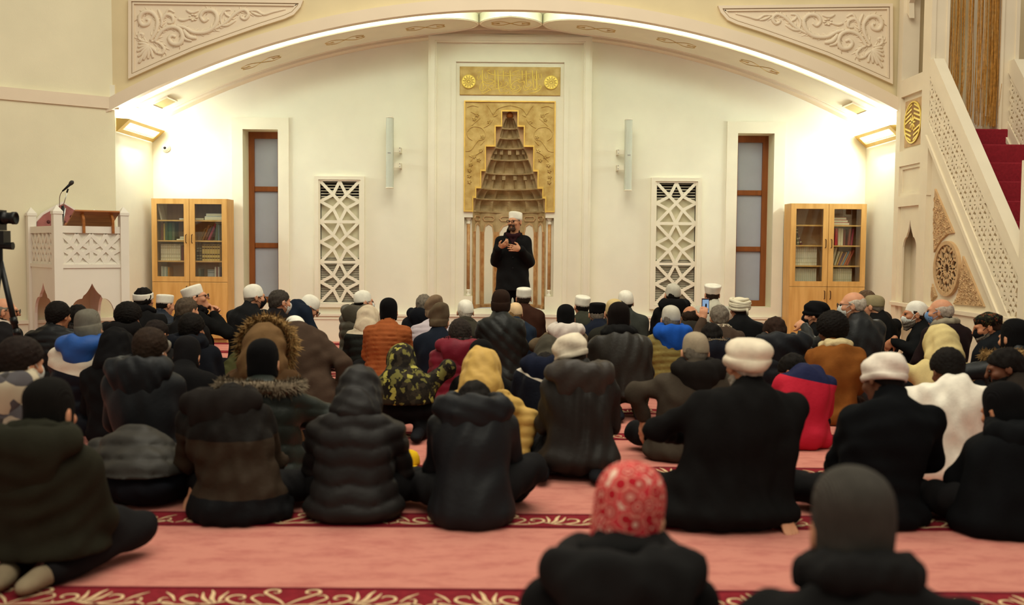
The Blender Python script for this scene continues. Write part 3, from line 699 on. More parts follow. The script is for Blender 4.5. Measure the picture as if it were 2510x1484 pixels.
# calligraphy tablet
cx0, cx1, cz_0, cz_1 = -hx(1127, 1372), hx(1127, 1372), zz(235), zz(165)
tab = MB().cbox(cx0, cx1, YM - YW - .02, YM - YW, cz_0, cz_1).build('calligraphy_tablet', goldm, mih)
CALL = [([(600, 160), (605, 400), (622, 540), (600, 630)], 20), ([(500, 290), (485, 350), (510, 395), (545, 340), (565, 270), (570, 360), (590, 390)], 12), ([(645, 240), (655, 340), (690, 375), (725, 350), (708, 245)], 14),
        ([(895, 165), (900, 400), (905, 590)], 20), ([(965, 165), (980, 420), (990, 620), (1030, 705), (1110, 690)], 20), ([(1095, 170), (1100, 440)], 20), ([(1255, 170), (1265, 400), (1290, 600), (1340, 620), (1380, 570), (1350, 540), (1330, 560)], 20),
        ([(1540, 170), (1548, 410)], 20), ([(1635, 175), (1640, 400), (1650, 530)], 20), ([(1785, 170), (1800, 400), (1815, 600)], 22), ([(1880, 175), (1888, 400), (1890, 600), (1850, 640), (1840, 605), (1870, 600)], 22),
        ([(1920, 245), (1930, 360), (1965, 385), (2005, 350), (1990, 245)], 14), ([(1840, 280), (1830, 360), (1860, 400), (1905, 360)], 11),
        ([(730, 225), (830, 270), (960, 292), (1150, 300), (1350, 290), (1520, 275), (1740, 245)], 14), ([(740, 385), (820, 395), (880, 430), (800, 475), (700, 480), (640, 440), (600, 440), (550, 530), (545, 620), (600, 660), (680, 610), (700, 560), (660, 525), (635, 555)], 14),
        ([(580, 690), (620, 718), (700, 680), (770, 640), (800, 645), (780, 610), (740, 590), (760, 540), (810, 500), (870, 510), (860, 570), (800, 590)], 13), ([(820, 630), (920, 610), (1010, 590), (1110, 570), (1190, 520), (1200, 470), (1160, 440), (1140, 470)], 12),
        ([(1010, 560), (1060, 510), (1050, 460), (1020, 450)], 12), ([(1220, 340), (1240, 420), (1235, 520), (1270, 560)], 13), ([(1110, 640), (1120, 600), (1160, 590), (1200, 620), (1230, 600)], 11), ([(1120, 690), (1160, 715), (1210, 690)], 10),
        ([(1370, 385), (1440, 370), (1490, 385), (1430, 410), (1350, 450), (1290, 520), (1260, 580), (1270, 640), (1330, 668), (1420, 640), (1480, 590), (1470, 540), (1420, 520)], 13), ([(1440, 420), (1480, 455), (1560, 430), (1600, 430), (1580, 470)], 12),
        ([(1760, 470), (1740, 540), (1680, 580), (1620, 575), (1600, 520), (1600, 450), (1560, 430)], 12), ([(1690, 440), (1730, 430), (1755, 470), (1710, 470), (1690, 440)], 11), ([(1300, 715), (1400, 700), (1500, 630), (1520, 560)], 12),
        ([(1565, 520), (1580, 610), (1620, 650), (1680, 620), (1690, 600), (1720, 630), (1760, 600), (1790, 625), (1860, 620)], 13), ([(1700, 720), (1830, 700), (1950, 640), (1995, 560), (1960, 525), (1925, 545), (1960, 580), (1990, 560)], 14), ([(1010, 240), (1050, 190)], 8), ([(1130, 240), (1165, 215)], 8),
        ([(1330, 330), (1300, 230), (1480, 170)], 6), ([(700, 190), (780, 165)], 7), ([(490, 230), (560, 200)], 7)]
DOTS = [(850, 350), (690, 430), (725, 432), (760, 432), (1190, 250), (1215, 252), (1380, 245), (1410, 238), (1480, 215), (1430, 325), (1480, 330), (1690, 350), (1720, 350), (1705, 325), (945, 490), (1130, 495), (1325, 415), (1220, 680), (1225, 715), (1600, 325), (790, 310), (820, 232), (1110, 640)]
YT = YM - YW - .02
def tq(zx, zy): return mpx(1120 + zx * .10359, 155 + zy * .10359, YM - .02)
lt = MB(); S4 = .10359 / 2440 * 13.3
for pts, w in CALL:
    P = smooth_path([(*tq(*q), 0) for q in pts], 4); n = len(P); lo = []
    ws = [w * S4 * (.6 + .4 * math.sin(PI * min(1.0, .2 + i / n))) for i in range(n)]
    lt.tube([(p.x, YT, p.y) for p in P], [max(.004, v * .62) for v in ws], 5)
for q in DOTS: x, z = tq(*q); lt.prism([(x - .007, z), (x, z - .007), (x + .007, z), (x, z + .007)], lambda a, b: (a, YT - .008, b), lambda a, b: (a, YT, b))
lt.build('calligraphy', letterm, tab, True)
for q in ((278, 440), (2228, 462)):
    x, z = tq(*q); r = 163 * S4
    md = MB(); md.lathe([(r, 0), (r, .015), (r * .9, .02)], n=28); md.v = [(x + a, YT - c, z + b) for a, b, c in md.v]
    d_ = md.build('medallion', letterm, tab)
    rg = MB()
    for k in range(12):
        a = 2 * PI * k / 12
        rg.tube([(x + r * .12 * math.cos(a), YT - .021, z + r * .12 * math.sin(a)), (x + r * .85 * math.cos(a + .35), YT - .021, z + r * .85 * math.sin(a + .35)), (x + r * .45 * math.cos(a + .7), YT - .021, z + r * .45 * math.sin(a + .7))], .004, 4)
    rg.build('knotwork', goldm, d_)

# ================================================================== bookcases and books
BK = mat; bookmats = {}
def bmat(h):
    if h not in bookmats: bookmats[h] = mat('book_cloth_' + h, h, .6, .08, 20)
    return bookmats[h]
pagem = mat('book_pages', 'D8CDB0', .8, .05, 80)
def book(x, y, z, t, h, d, hexc, label, group, lean=0.0, flat=False, band=None):
    """one bound volume: cover with rounded spine and a page block; x,z at its lower left corner on the shelf"""
    o = tag(empty('book', (x, y, z + (t * math.sin(lean) if lean > 0 and not flat else 0))), label, 'book', group)
    if flat: o.rotation_euler = (0, 0, 0)
    else: o.rotation_euler = (0, lean, 0)
    if flat:
        MB().cbox(0, h, -d, 0, 0, t, .004).build('cover', bmat(hexc), o)
        MB().box(.004, h - .004, -d - .001, -.01, .004, t - .004).build('pages', pagem if band is None else bmat(band), o)
    else:
        sp = [(0, -d + .006), (t * .2, -d), (t * .8, -d), (t, -d + .006), (t, 0), (0, 0)]
        MB().prism(sp, lambda a, b: (a, b, 0), lambda a, b: (a, b, h)).build('cover', bmat(hexc), o)
        MB().box(.003, t - .003, -d + .02, -.004, h, h + .0015).build('pages', pagem, o)
        if band:
            mb = MB()
            for f in (.12, .35, .72, .9): mb.box(t * .1, t * .9, -d - .0012, -d + .004, h * f, h * (f + .07))
            mb.build('spine_band', bmat(band), o)
    return o
def bookcase(X0, X1, ztop, nm):
    Yf, Yb = 13.03, 13.33; W = X1 - X0; th = .022
    root = tag(empty('bookcase', ((X0 + X1) / 2, Yf, 0)), 'oak bookcase with two glazed doors standing in the %s corner' % nm, 'bookcase'); a, b = -W / 2, W / 2; D = Yb - Yf; zm = .80
    MB().box(a, a + th, 0, D, 0, ztop).box(b - th, b, 0, D, 0, ztop).box(a + th, b - th, 0, D, ztop - th, ztop).box(a + th, b - th, .02, D, .0, .07).box(a + th, b - th, .02, D, zm - .02, zm).build('carcass', oakm, root)
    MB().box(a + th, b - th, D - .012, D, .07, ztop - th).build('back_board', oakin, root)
    MB().box(-.012, .012, .03, D - .012, zm, ztop - th).build('centre_divider', oakm, root)
    hz = (ztop - zm); sh = [zm + hz * f for f in (.255, .50, .745)]
    for z in sh: MB().box(a + th, b - th, .03, D - .012, z - .018, z).build('shelf', oakm, root)
    for s, (u0, u1) in enumerate(((a + .002, -.003), (.003, b - .002))):
        dz0, dz1 = zm + .002, ztop - .002; st = .068
        dr = MB().frame(rect(u0, u1, dz0, dz1), rect(u0 + st, u1 - st, dz0 + st, dz1 - st), lambda x, z: (x, -.02, z), lambda x, z: (x, 0, z)).build('glazed_door', oakm, root)
        MB().box(u0 + st, u1 - st, -.012, -.008, dz0 + st, dz1 - st).build('pane', glassm, dr)
        hxp = (u1 - .035) if s == 0 else (u0 + .035); zc = zm + hz * .52
        hm = mat('dark_bronze', '4A2E1C', .4, .1)
        MB().tube([(hxp, -.02, zc - .055), (hxp, -.048, zc - .05), (hxp, -.048, zc + .05), (hxp, -.02, zc + .055)], .006, 6).build('handle', hm, dr)
        d2 = MB().cbox(u0, u1, -.02, 0, .06, zm - .004, .003).build('lower_door', oakm, root)
        MB().tube([(hxp, -.02, zm - .16), (hxp, -.046, zm - .155), (hxp, -.046, zm - .06), (hxp, -.02, zm - .055)], .006, 6).build('handle', hm, d2)
    return root, a + th, b - th, [zm] + sh, Yf, Yb
ORD = 'first second third fourth fifth sixth seventh eighth ninth tenth eleventh twelfth'.split()
BL = rectpx(373, 558, 488, 720, 13.03); BR = rectpx(1936, 2121, 501, 735, 13.03)
rt, a_, b_, SH, Yf_, Yb_ = bookcase(BL[0], BL[1], 1.885, 'left'); xo = rt.location.x; yb = Yb_ - .03
XLa, XLb = xo + a_ + .05, xo - .04; XRa, XRb = xo + .05, xo + b_ - .05
L = 'left'
# left case
book(XLa + .005, yb, SH[3], .022, .21, .17, 'C9BFA8', 'cream book leaning alone on top shelf of left bookcase', 'books in the left bookcase', -.22 * 1)
book(XLb - .12, yb, SH[3], .022, .14, .2, 'D8D4DE', 'pale lilac book lying on top shelf, left door of left bookcase', 'books in the left bookcase', flat=True)
book(XRa + .0, yb, SH[3], .026, .11, .2, 'D9C9A0', 'small beige book lying on top shelf, right door of left bookcase', 'books in the left bookcase', flat=True)
book(XRa + .13, yb, SH[3], .05, .24, .22, 'DAD6CC', 'thick white book lying on top shelf of left bookcase', 'books in the left bookcase', flat=True)
book(XRa + .14, yb, SH[3] + .051, .04, .22, .2, '2E3F66', 'navy blue book lying on the thick white one, top shelf', 'books in the left bookcase', flat=True)
for i, (x, t, h, c, nme) in enumerate([(0, .035, .24, '6B3326', 'maroon'), (.038, .02, .22, 'B79A4E', 'tan'), (.06, .04, .235, '37553F', 'dark green'), (.102, .045, .23, '3F6148', 'mid green'), (.15, .035, .235, '55604A', 'grey-green')]):
    book(XLa + x, yb, SH[2], t, h, .16, c, '%s book standing on second shelf, left door of left bookcase' % nme, 'books in the left bookcase')
book(XLb - .16, yb, SH[2], .018, .17, .19, 'D9D0B4', 'cream book lying lowest on second shelf of left bookcase', 'books in the left bookcase', flat=True)
book(XLb - .12, yb, SH[2] + .019, .03, .13, .18, 'BFD0CF', 'pale blue book lying on the cream one, second shelf', 'books in the left bookcase', flat=True)
for x, t, h, c, ln, nme in [(.04, .022, .17, '7A5A2E', .42, 'small tan'), (.07, .026, .21, '8A5A2A', .42, 'brown'), (.105, .026, .20, '6E3A22', .42, 'dark brown'), (.145, .03, .24, '8F2F45', .42, 'crimson'), (.245, .034, .22, '54604C', 0.05, 'grey green upright'), (.284, .02, .21, '5F7480', 0.0, 'blue grey upright')]:
    book(XRa + x, yb, SH[2], t, h, .16, c, '%s book on second shelf, right door of left bookcase' % nme, 'books in the left bookcase', ln)
for i in range(9): book(XLa + .002 + i * .029, yb, SH[1], .028, .215, .17, 'D8CDB4', '%s volume from left in the cream ruled set, left bookcase' % ORD[i], 'cream ruled set, left bookcase', band='B9A98C')
book(XLa + .27, yb, SH[1], .03, .20, .16, '6B1F22', 'dark red book beside the cream set in left bookcase', 'books in the left bookcase')
for i in range(2): book(XRa + .0 + i * .036, yb, SH[1], .034, .17, .16, ('2B2320', '3A322A')[i], ('black book', 'dark grey book')[i] + ' beside the gold-banded set in left bookcase', 'books in the left bookcase', band='8C8468')
for i in range(7): book(XRa + .075 + i * .034, yb, SH[1], .033, .215, .17, 'CDB06A', '%s volume from left in the gold set with brown bands, left bookcase' % ORD[i], 'gold banded set, left bookcase', band='5A3A1E')
for i, (c, nme) in enumerate([('CFCBB8', 'off-white'), ('A8ACA0', 'grey'), ('D2D3C4', 'pale'), ('9DA79A', 'sage'), ('C08B3E', 'ochre')]):
    book(XLa + i * .022, yb, SH[0], .021, .20 - .003 * i, .16, c, '%s slim book on bottom shelf, left door of left bookcase' % nme, 'books in the left bookcase')
book(XRa + .02, yb, SH[0], .03, .17, .16, '5F6350', 'dull green book on bottom shelf of left bookcase', 'books in the left bookcase')
book(XRa + .13, yb, SH[0], .1, .16, .12, 'B9BDC0', 'light grey box file on bottom shelf of left bookcase', 'books in the left bookcase', band='8A8F94')
for i, (c, nme) in enumerate([('D8D2C6', 'white'), ('8C5A5A', 'dusty rose'), ('D5D0C8', 'ivory'), ('4A3A5A', 'plum')]):
    book(XRa + .235 + i * .022, yb, SH[0], .021, .195, .16, c, '%s slim book at right end of bottom shelf, left bookcase' % nme, 'books in the left bookcase')
rt, a_, b_, SH, Yf_, Yb_ = bookcase(BR[0], BR[1], 1.885, 'right'); xo = rt.location.x
XLa, XLb = xo + a_ + .05, xo - .04; XRa, XRb = xo + .05, xo + b_ - .05
for i in range(3): book(XRa + .0, yb, SH[3] + i * .034, .033, .25 - .02 * i, .2, 'C23A44', '%s of three red books lying on top shelf of right bookcase' % ('lowest', 'middle', 'uppermost')[i], 'red books in the right bookcase', flat=True)
for x, t, h, c, ln, nme in [(.005, .03, .22, '8E3A3A', 0, 'dull red'), (.055, .03, .22, '55552E', -.12, 'olive leaning'), (.10, .03, .24, '5A2230', -.42, 'maroon leaning')]:
    book(XLa + x, yb, SH[2], t, h, .16, c, '%s book on second shelf, left door of right bookcase' % nme, 'books in the right bookcase', ln, band='B9A98C' if ln else None)
for x, t, h, c, ln, nme in [(.0, .014, .18, '6F86B0', 0, 'blue'), (.018, .012, .19, 'D2CEC0', 0, 'white slim'), (.035, .035, .21, '3A2620', 0, 'black'), (.075, .04, .225, 'C2343E', 0, 'bright red'), (.12, .035, .225, 'CFC5A6', 0, 'cream'), (.157, .03, .225, 'D3C9AC', 0, 'pale cream'), (.19, .03, .21, '7A3A2C', 0, 'russet'), (.25, .028, .22, '8A3A34', .08, 'brick'), (.285, .028, .22, '97404A', .1, 'rose')]:
    book(XRa + x, yb, SH[2], t, h, .16, c, '%s book standing on second shelf, right door of right bookcase' % nme, 'books in the right bookcase', ln)
for i in range(12): book(XLa + .002 + i * .026, yb, SH[1], .025, .24, .18, 'DDD6C2', '%s white volume from left on third shelf of right bookcase' % ORD[i], 'white set on third shelf, right bookcase', band='C8BFA6')
for x, t, h, c, ln, nme in [(.0, .03, .24, 'D6CFB4', .22, 'first white'), (.035, .03, .24, 'D3CBB0', .22, 'second white'), (.075, .024, .19, 'CFC6A6', .3, 'short cream'), (.105, .022, .19, 'C49A5A', .36, 'tan'), (.13, .018, .17, '6E4A6A', .4, 'purple'), (.155, .02, .19, 'B98A5A', .42, 'caramel'), (.18, .02, .2, '7F93A0', .42, 'slate blue'), (.205, .022, .2, 'B9673A', .42, 'orange'), (.235, .024, .215, 'A8563E', .42, 'brick red leaning')]:
    book(XRa + x, yb, SH[1], t, h, .16, c, '%s leaning book on third shelf, right door of right bookcase' % nme, 'leaning books in the right bookcase', ln)
for i in range(12): book(XLa + .002 + i * .026, yb, SH[0], .025, .235, .18, 'D6D2BC', '%s ivory volume from left, bottom glazed shelf, left door of right bookcase' % ORD[i], 'ivory set bottom left, right bookcase')
for i in range(11): book(XRa + .002 + i * .028, yb, SH[0], .027, .235, .18, 'D8D0B4', '%s ivory volume from left, bottom glazed shelf, right door of right bookcase' % ORD[i], 'ivory set bottom right, right bookcase', band='C9BF9E')
# ================================================================== preacher's chair (left)
PH = math.radians(40); KW, KD = .70, 1.0
kc = at(141, 640, 10.7)
ku = tag(empty('preaching_chair', (kc.x, kc.y, 0), PH), 'white carved wooden preaching chair with high panelled sides in left corner', 'pulpit')
ZR, ZP = 1.475, 1.60                                    # rail and post heights
def post(x, y, nm='post'):
    mb = MB().box(x - .045, x + .045, y - .045, y + .045, 0, ZP)
    mb.box(x - .052, x + .052, y - .052, y + .052, ZP, ZP + .03)
    mb.add([(x - .05, y - .05, ZP + .03), (x + .05, y - .05, ZP + .03), (x + .05, y + .05, ZP + .03), (x - .05, y + .05, ZP + .03), (x, y, ZP + .10)], [(0, 1, 4), (1, 2, 4), (2, 3, 4), (3, 0, 4), (3, 2, 1, 0)])
    mb.build(nm, kursum, ku)
for x in (0, KW):
    for y in (0, KD): post(x, y)
def side_face(L_, mp, nm):
    """one side: top rail, carved star panel, plain band and a lower board with a lobed arch cut out"""
    a, b = .045, L_ - .045
    pr = lambda q, d0, d1: MB().prism(q, lambda u, z: mp(u, z, d0), lambda u, z: mp(u, z, d1))
    pr(rect(a, b, 1.40, ZR), -.02, .02).build(nm + '_top_rail', kursum, ku)
    pr(rect(a, b, 1.03, 1.40), .008, .02).build(nm + '_panel_back', kursum, ku)
    pr(rect(a, b, 1.02, 1.06), -.028, .02).build(nm + '_lower_bead', kursum, ku)
    mb = MB(); n = max(2, round((b - a) / .31)); cw = (b - a) / n; rows = 1; chh = (1.385 - 1.065) / rows
    mp3 = lambda u, z, d: mp(u, z, d)
    for i in range(n):
        for j in range(rows):
            x0, x1, z0, z1 = a + i * cw, a + (i + 1) * cw, 1.065 + j * chh, 1.065 + (j + 1) * chh; cx_, cz_ = (x0 + x1) / 2, (z0 + z1) / 2
            P = [(cx_ - .18 * cw, cz_ + .18 * chh), (cx_ + .18 * cw, cz_ + .18 * chh), (cx_ + .18 * cw, cz_ - .18 * chh), (cx_ - .18 * cw, cz_ - .18 * chh)]
            T, B_, Lf, Rt = (cx_, z1), (cx_, z0), (x0, cz_), (x1, cz_)
            for s_, (p, q) in enumerate((((x0, z0), (x1, z1)), ((x0, z1), (x1, z0)), (T, P[0]), (T, P[1]), (B_, P[2]), (B_, P[3]), (Lf, P[0]), (Lf, P[3]), (Rt, P[1]), (Rt, P[2]), ((x0, z0), (x1, z0)), ((x0, z0), (x0, z1)))):
                mb.bar(p, q, .042, -.012 + .0004 * s_, .01, mp3)
    mb.build(nm + '_star_lattice', kursum, ku)
    # lower board with the lobed arch
    cx_ = (a + b) / 2; wa = (b - a) * .41; zt_ = 1.02; vs = []; fs = []; N_ = 40; prof = []
    for i in range(N_ + 1):
        u = a + (b - a) * i / N_; t = abs(u - cx_) / wa
        if t >= 1: z = 0.0
        elif t < .42: z = .715 + .135 * (1 - t / .42) ** 1.7
        else: q = (t - .42) / .58; z = .40 + .285 * math.sqrt(max(0, 1 - q ** 2.4))
        prof.append((u, z))
    for d in (-.015, .015):
        for u, z in prof: vs += [mp(u, z, d), mp(u, zt_, d)]
    n2 = 2 * (N_ + 1)
    for i in range(N_):
        fs += [(2 * i, 2 * i + 1, 2 * i + 3, 2 * i + 2), (n2 + 2 * i, n2 + 2 * i + 2, n2 + 2 * i + 3, n2 + 2 * i + 1), (2 * i, 2 * i + 2, n2 + 2 * i + 2, n2 + 2 * i)]
    MB().add(vs, fs).build(nm + '_arched_board', kursum, ku)
side_face(KW, lambda u, z, d: (u, d, z), 'front'); side_face(KD, lambda u, z, d: (d, u, z), 'side')
side_face(KD, lambda u, z, d: (KW - d, u, z), 'side')
MB().box(.03, KW - .03, .03, KD - .03, .98, 1.02).build('seat_floor', kursum, ku)
# tufted pointed back
bp_ = [(-.30, 0), (.30, 0), (.29, .06), (.22, .14), (.10, .215), (0, .275), (-.10, .215), (-.22, .14), (-.29, .06)]
S_ = lambda k, d: (lambda x, z: (KW / 2 + x * k, KD - d, 1.475 + z * k))
MB().box(.045, KW - .045, KD - .02, KD + .02, 1.02, 1.475).build('back_board', kursum, ku)
MB().prism([(x * 1.1, z * 1.1) for x, z in bp_], S_(1, .0), S_(1, -.03)).build('back_frame', kursum, ku)
pinkm = mat('dusky_rose_velvet', '9E5F5A', .85, .15, 12, .003, 60, sheen=.3)
cu = MB().prism(bp_, S_(1, .035), S_(1, 0)).build('cushion', pinkm, ku)
btn = mat('cushion_button', '5E3030', .8)
for q in ((-.17, .06), (0, .06), (.17, .06), (-.085, .125), (.085, .125), (0, .19)):
    mb = MB(); mb.lathe([(.022, 0), (.016, .012), (.003, .016)], n=8); mb.v = [(KW / 2 + q[0] + a, KD - .035 - c, 1.475 + q[1] + b) for a, b, c in mb.v]; mb.build('button', btn, cu, True)
# book rest on the front rail
rd = tag(empty('book_rest', (kc.x, kc.y, 0), PH), 'slanted brown wooden book rest fixed on the preaching chair', 'book rest')
wdm = mat('walnut_board', 'A8682F', .45, .12, 4, stretch=(1, 6, 6), hex2='8E5424')
MB().prism([(-.06, 1.635), (-.05, 1.65), (.27, 1.49), (.262, 1.474)], lambda y, z: (.17, y, z), lambda y, z: (.645, y, z)).build('board', wdm, rd)
MB().prism([(.25, 1.48), (.28, 1.465), (.30, 1.50), (.27, 1.515)], lambda y, z: (.16, y, z), lambda y, z: (.655, y, z)).build('book_ledge', wdm, rd)
for x in (.25, .56): MB().prism([(-.06, 1.40), (-.035, 1.40), (-.03, 1.50), (.03, 1.585), (-.01, 1.61), (-.055, 1.55)], lambda y, z: (x, y, z), lambda y, z: (x + .025, y, z)).build('bracket', wdm, rd)
# microphone
mc = tag(empty('microphone', (kc.x, kc.y, 1.45)), 'black microphone on a chrome stand beside the book rest', 'microphone'); O = Vector(mc.location)
q = lambda px, py, Y=10.95: at(px, py, Y) - O
MB().tube([q(153, 560), q(160, 510)], .008, 8).tube([q(154, 508), q(165, 471)], .005, 8).build('stand_pole', steelm, mc, True)
MB().tube([q(152.5, 545), q(154, 505)], .016, 8).build('clamp', blackm, mc, True)
MB().tube([q(164, 472), q(167, 463)], .009, 6).build('holder', blackm, mc, True)
MB().tube([q(153, 469), q(160, 463), q(172, 452)], [.008, .011, .015], 10).build('microphone_body', blackm, mc, True)
g = q(176, 447); MB().tube([q(171, 453), q(174, 449.5), q(177.5, 446), q(180, 444)], [.016, .023, .022, .008], 10).build('microphone_head', mat('mic_grille', '3A3632', .5, .3, 200), mc, True)
MB().tube(smooth_path([q(153, 469), q(147, 480), q(146, 500), q(148, 530)], 5), .0035, 5).build('cable', mat('brown_cable', '5A3426', .6), mc)

# ================================================================== video camera on tripod at the left edge
tY = 6.9; tr0 = at(2, 700, tY); tp = tag(empty('camera_tripod', (tr0.x, tY, 0)), 'black video camera tripod at the left edge', 'tripod'); tx = tr0.x
hub = at(3, 640, tY).z
MB().tube([(0, 0, hub - .1), (0, 0, at(0, 572, tY).z)], .017, 8).build('centre_column', blackm, tp)
for px_, yy in ((66, tY - .1), (-90, tY + .25), (-60, tY - .45)):
    foot = Vector((at(px_, 700, yy).x - tx + (.06 if px_ > 0 else 0), yy - tY, .01)); top = Vector((0, 0, hub)); d_ = (foot - top)
    lg = MB().tube([top, top + d_ * .45], .019, 8).build('leg', blackm, tp, True)
    MB().tube([top + d_ * .42, foot], .013, 8).build('leg_extension', blackm, lg, True)
    for f in (.36, .43, .70): MB().tube([top + d_ * (f - .02), top + d_ * (f + .02)], .025, 8).build('leg_clamp', blackm, lg, True)
MB().box(-.05, .05, -.05, .05, at(0, 600, tY).z, at(0, 566, tY).z).build('tilt_head', blackm, tp)
MB().tube([(.0, 0, at(0, 603, tY).z), (.09, .0, at(0, 603, tY).z)], [.02, .028], 8).build('pan_knob', blackm, tp)
vc = tag(empty('video_camera', (tx, tY, at(0, 565, tY).z)), 'black camera with a long lens mounted on the tripod', 'camera')
MB().cbox(-.16, .02, -.06, .06, .0, .14, .01).build('camera_body', blackm, vc); zc = .085
mb = MB(); mb.lathe([(.045, 0), (.045, .03), (.038, .035), (.040, .07), (.044, .075), (.044, .10), (.036, .103), (.030, .09)], n=18); mb.v = [(.015 + c, a, zc + b) for a, b, c in mb.v]; mb.build('lens', blackm, vc, True)
MB().box(-.10, -.02, -.03, .03, .14, .175).build('viewfinder', blackm, vc)

# ================================================================== minbar (right)
XM = 4.66; YT0, YT1 = 12.10, 11.17; SL = 1.05; ZT = 3.39
mn = tag(empty('minbar', (XM, 10.6, 0)), 'tall cream stone minbar with carved balustrade and red carpeted stairs', 'minbar')
OX, OY = XM, 10.6
def yz(x): return lambda y, z: (x - OX, y - OY, z)
def slab(poly, x0, x1, nm, m=None, par=None): return MB().prism(poly, yz(x0), yz(x1)).build(nm, m or minbarm, par or mn)
ztop = lambda y: ZT - SL * (YT1 - y)
YE = 9.06
# side body below the stringer
slab([(YT0, 1.78), (YT1 + .03, 1.78), (YT1 + .03, 3.2), (YT0, 3.2)], XM + .04, XM + .12, 'tower_side')
slab([(YT1 + .01, 0), (YE, 0), (YE, max(.1, ztop(YE) - .95)), (YT1 + .01, ztop(YT1) - .80)], XM + .05, XM + .12, 'stair_side')
slab([(YT1, 0), (YE, 0), (YE, .62), (YT1, .62)], XM + .0, XM + .05, 'base_block'); slab([(YT0 + .02, .62), (YE, .62), (YE, .66), (YT0 + .02, .66)], XM - .02, XM + .05, 'base_cap')
# balustrade: handrail, lower stringer, lattice panel
def balustrade(x0, x1, nm):
    slab([(YT1 + .0, ZT - .13), (YT1, ZT), (YT1 - .12, ZT), (YE, ztop(YE) + .03), (YE, ztop(YE) - .14)], x0 - .015, x1 + .015, nm + '_handrail')
    slab([(YT1, ZT - .82), (YT1, ZT - .66), (YE, ztop(YE) - .70), (YE, ztop(YE) - .86)], x0 - .01, x1 + .01, nm + '_stringer')
    slab([(YT1, ZT - .88), (YT1, ZT - .82), (YE, ztop(YE) - .86), (YE, ztop(YE) - .92)], x0 - .03, x1 + .01, nm + '_stringer_bead')
    slab([(YT1, ZT - .70), (YT1, ZT - .12), (YE, ztop(YE) - .12), (YE, ztop(YE) - .72)], x0 + .03, x0 + .045, nm + '_lattice_back', reliefm)
    mb = MB(); c = .22; mp = lambda u, v, d: (x0 + d - OX, u - OY, v)
    inside = lambda y, z: ztop(y) - .70 < z < ztop(y) - .11 and YE < y < YT1
    i = 0; y = YE
    while y < YT1 + .01:
        z = 0.0
        while z < 3.6:
            cy, cz = y + c / 2, z + c / 2
            P = [(cy - .2 * c, cz + .2 * c), (cy + .2 * c, cz + .2 * c), (cy + .2 * c, cz - .2 * c), (cy - .2 * c, cz - .2 * c)]
            segs = [((y, z), (y + c, z + c)), ((y, z + c), (y + c, z)), ((y, z), (y + c, z)), ((y, z), (y, z + c)), ((cy, z + c), P[0]), ((cy, z + c), P[1]), ((cy, z), P[2]), ((cy, z), P[3]), ((y, cz), P[0]), ((y, cz), P[3]), ((y + c, cz), P[1]), ((y + c, cz), P[2])]
            for k, (p, q_) in enumerate(segs):
                n_ = 4
                for s_ in range(n_):
                    a = (p[0] + (q_[0] - p[0]) * s_ / n_, p[1] + (q_[1] - p[1]) * s_ / n_); b = (p[0] + (q_[0] - p[0]) * (s_ + 1) / n_, p[1] + (q_[1] - p[1]) * (s_ + 1) / n_)
                    if inside(*a) and inside(*b): mb.bar(a, b, .030, .0003 * k, .032, mp)
            z += c
        y += c
    mb.build(nm + '_lattice', minbarm, mn)
balustrade(XM, XM + .09, 'near'); balustrade(5.55, 5.64, 'far')
# tower posts and panels
ZTOP = 4.8
MB().box(XM - OX, XM + .2 - OX, YT1 - OY, YT1 + .2 - OY, 0, ZTOP).build('canopy_post', minbarm, mn)
MB().box(5.44 - OX, 5.64 - OX, YT1 - OY, YT1 + .2 - OY, 0, ZTOP).build('canopy_post', minbarm, mn)
MB().box(XM - OX, XM + .2 - OX, YT0 - .13 - OY, YT0 - OY, 0, ZTOP).build('canopy_post', minbarm, mn)
MB().box(5.44 - OX, 5.64 - OX, YT0 - .13 - OY, YT0 - OY, 0, ZTOP).build('canopy_post', minbarm, mn)
for x0, x1 in ((XM, XM + .05), (XM + .17, XM + .2), (5.44, 5.47), (5.60, 5.64)): MB().box(x0 - OX, x1 - OX, YT1 - .012 - OY, YT1 - OY, 1.9, ZTOP).build('post_moulding', minbarm, mn)
zrow = [(3.16, 3.34), (2.22, 2.42), (1.83, 1.96), (0, .0)]
ya, yb_ = YT1 + .2, YT0 - .13
for z0, z1 in ((3.10, 3.30), (2.28, 2.46), (1.80, 1.93)): slab(rect(ya, yb_, z0, z1), XM + .0, XM + .05, 'panel_rail')
slab(rect(ya, yb_, 2.46, 3.10), XM + .05, XM + .06, 'panel_field')
# gold medallion panel
gpn = slab(rect(ya + .03, yb_ - .06, 2.50, 3.04), XM + .03, XM + .05, 'medallion_panel', reliefm)
yc_, zc_ = (ya + yb_) / 2 - .015, 2.77; ry, rz_ = (yb_ - ya) * .40, .245
oval = lambda k: [(yc_ + k * ry * math.cos(2 * PI * i / 32), zc_ + k * rz_ * math.sin(2 * PI * i / 32)) for i in range(32)]
slab(oval(1.0), XM + .022, XM + .03, 'medallion_ground', mat('brown_ground', '9A7340', .6), gpn)
mb = MB(); mpo = lambda u, v, d: (XM + .012 + d - OX, u - OY, v)
_bk = 0
for q_ in (-1, 1):
    for k in range(9):
        dz = (k - 4) * .052; up_ = 1 if k >= 4 else -1; hwid = .90 * math.sqrt(max(0, 1 - (dz / rz_) ** 2)); z2 = dz + up_ * .05
        if abs(z2) > rz_ * .92 or hwid < .35: continue
        _bk += 1; mb.bar((yc_ + q_ * ry * hwid, zc_ + dz), (yc_ + q_ * ry * .16, zc_ + z2), .020, .0003 * _bk, .012, mpo)
for i in range(8): a = 2 * PI * i / 8; mb.bar((yc_, zc_), (yc_ + ry * .35 * math.cos(a), zc_ + rz_ * .35 * math.sin(a)), .016, 0.001, .012, mpo)
mb.build('gold_knotwork', letterm, gpn)
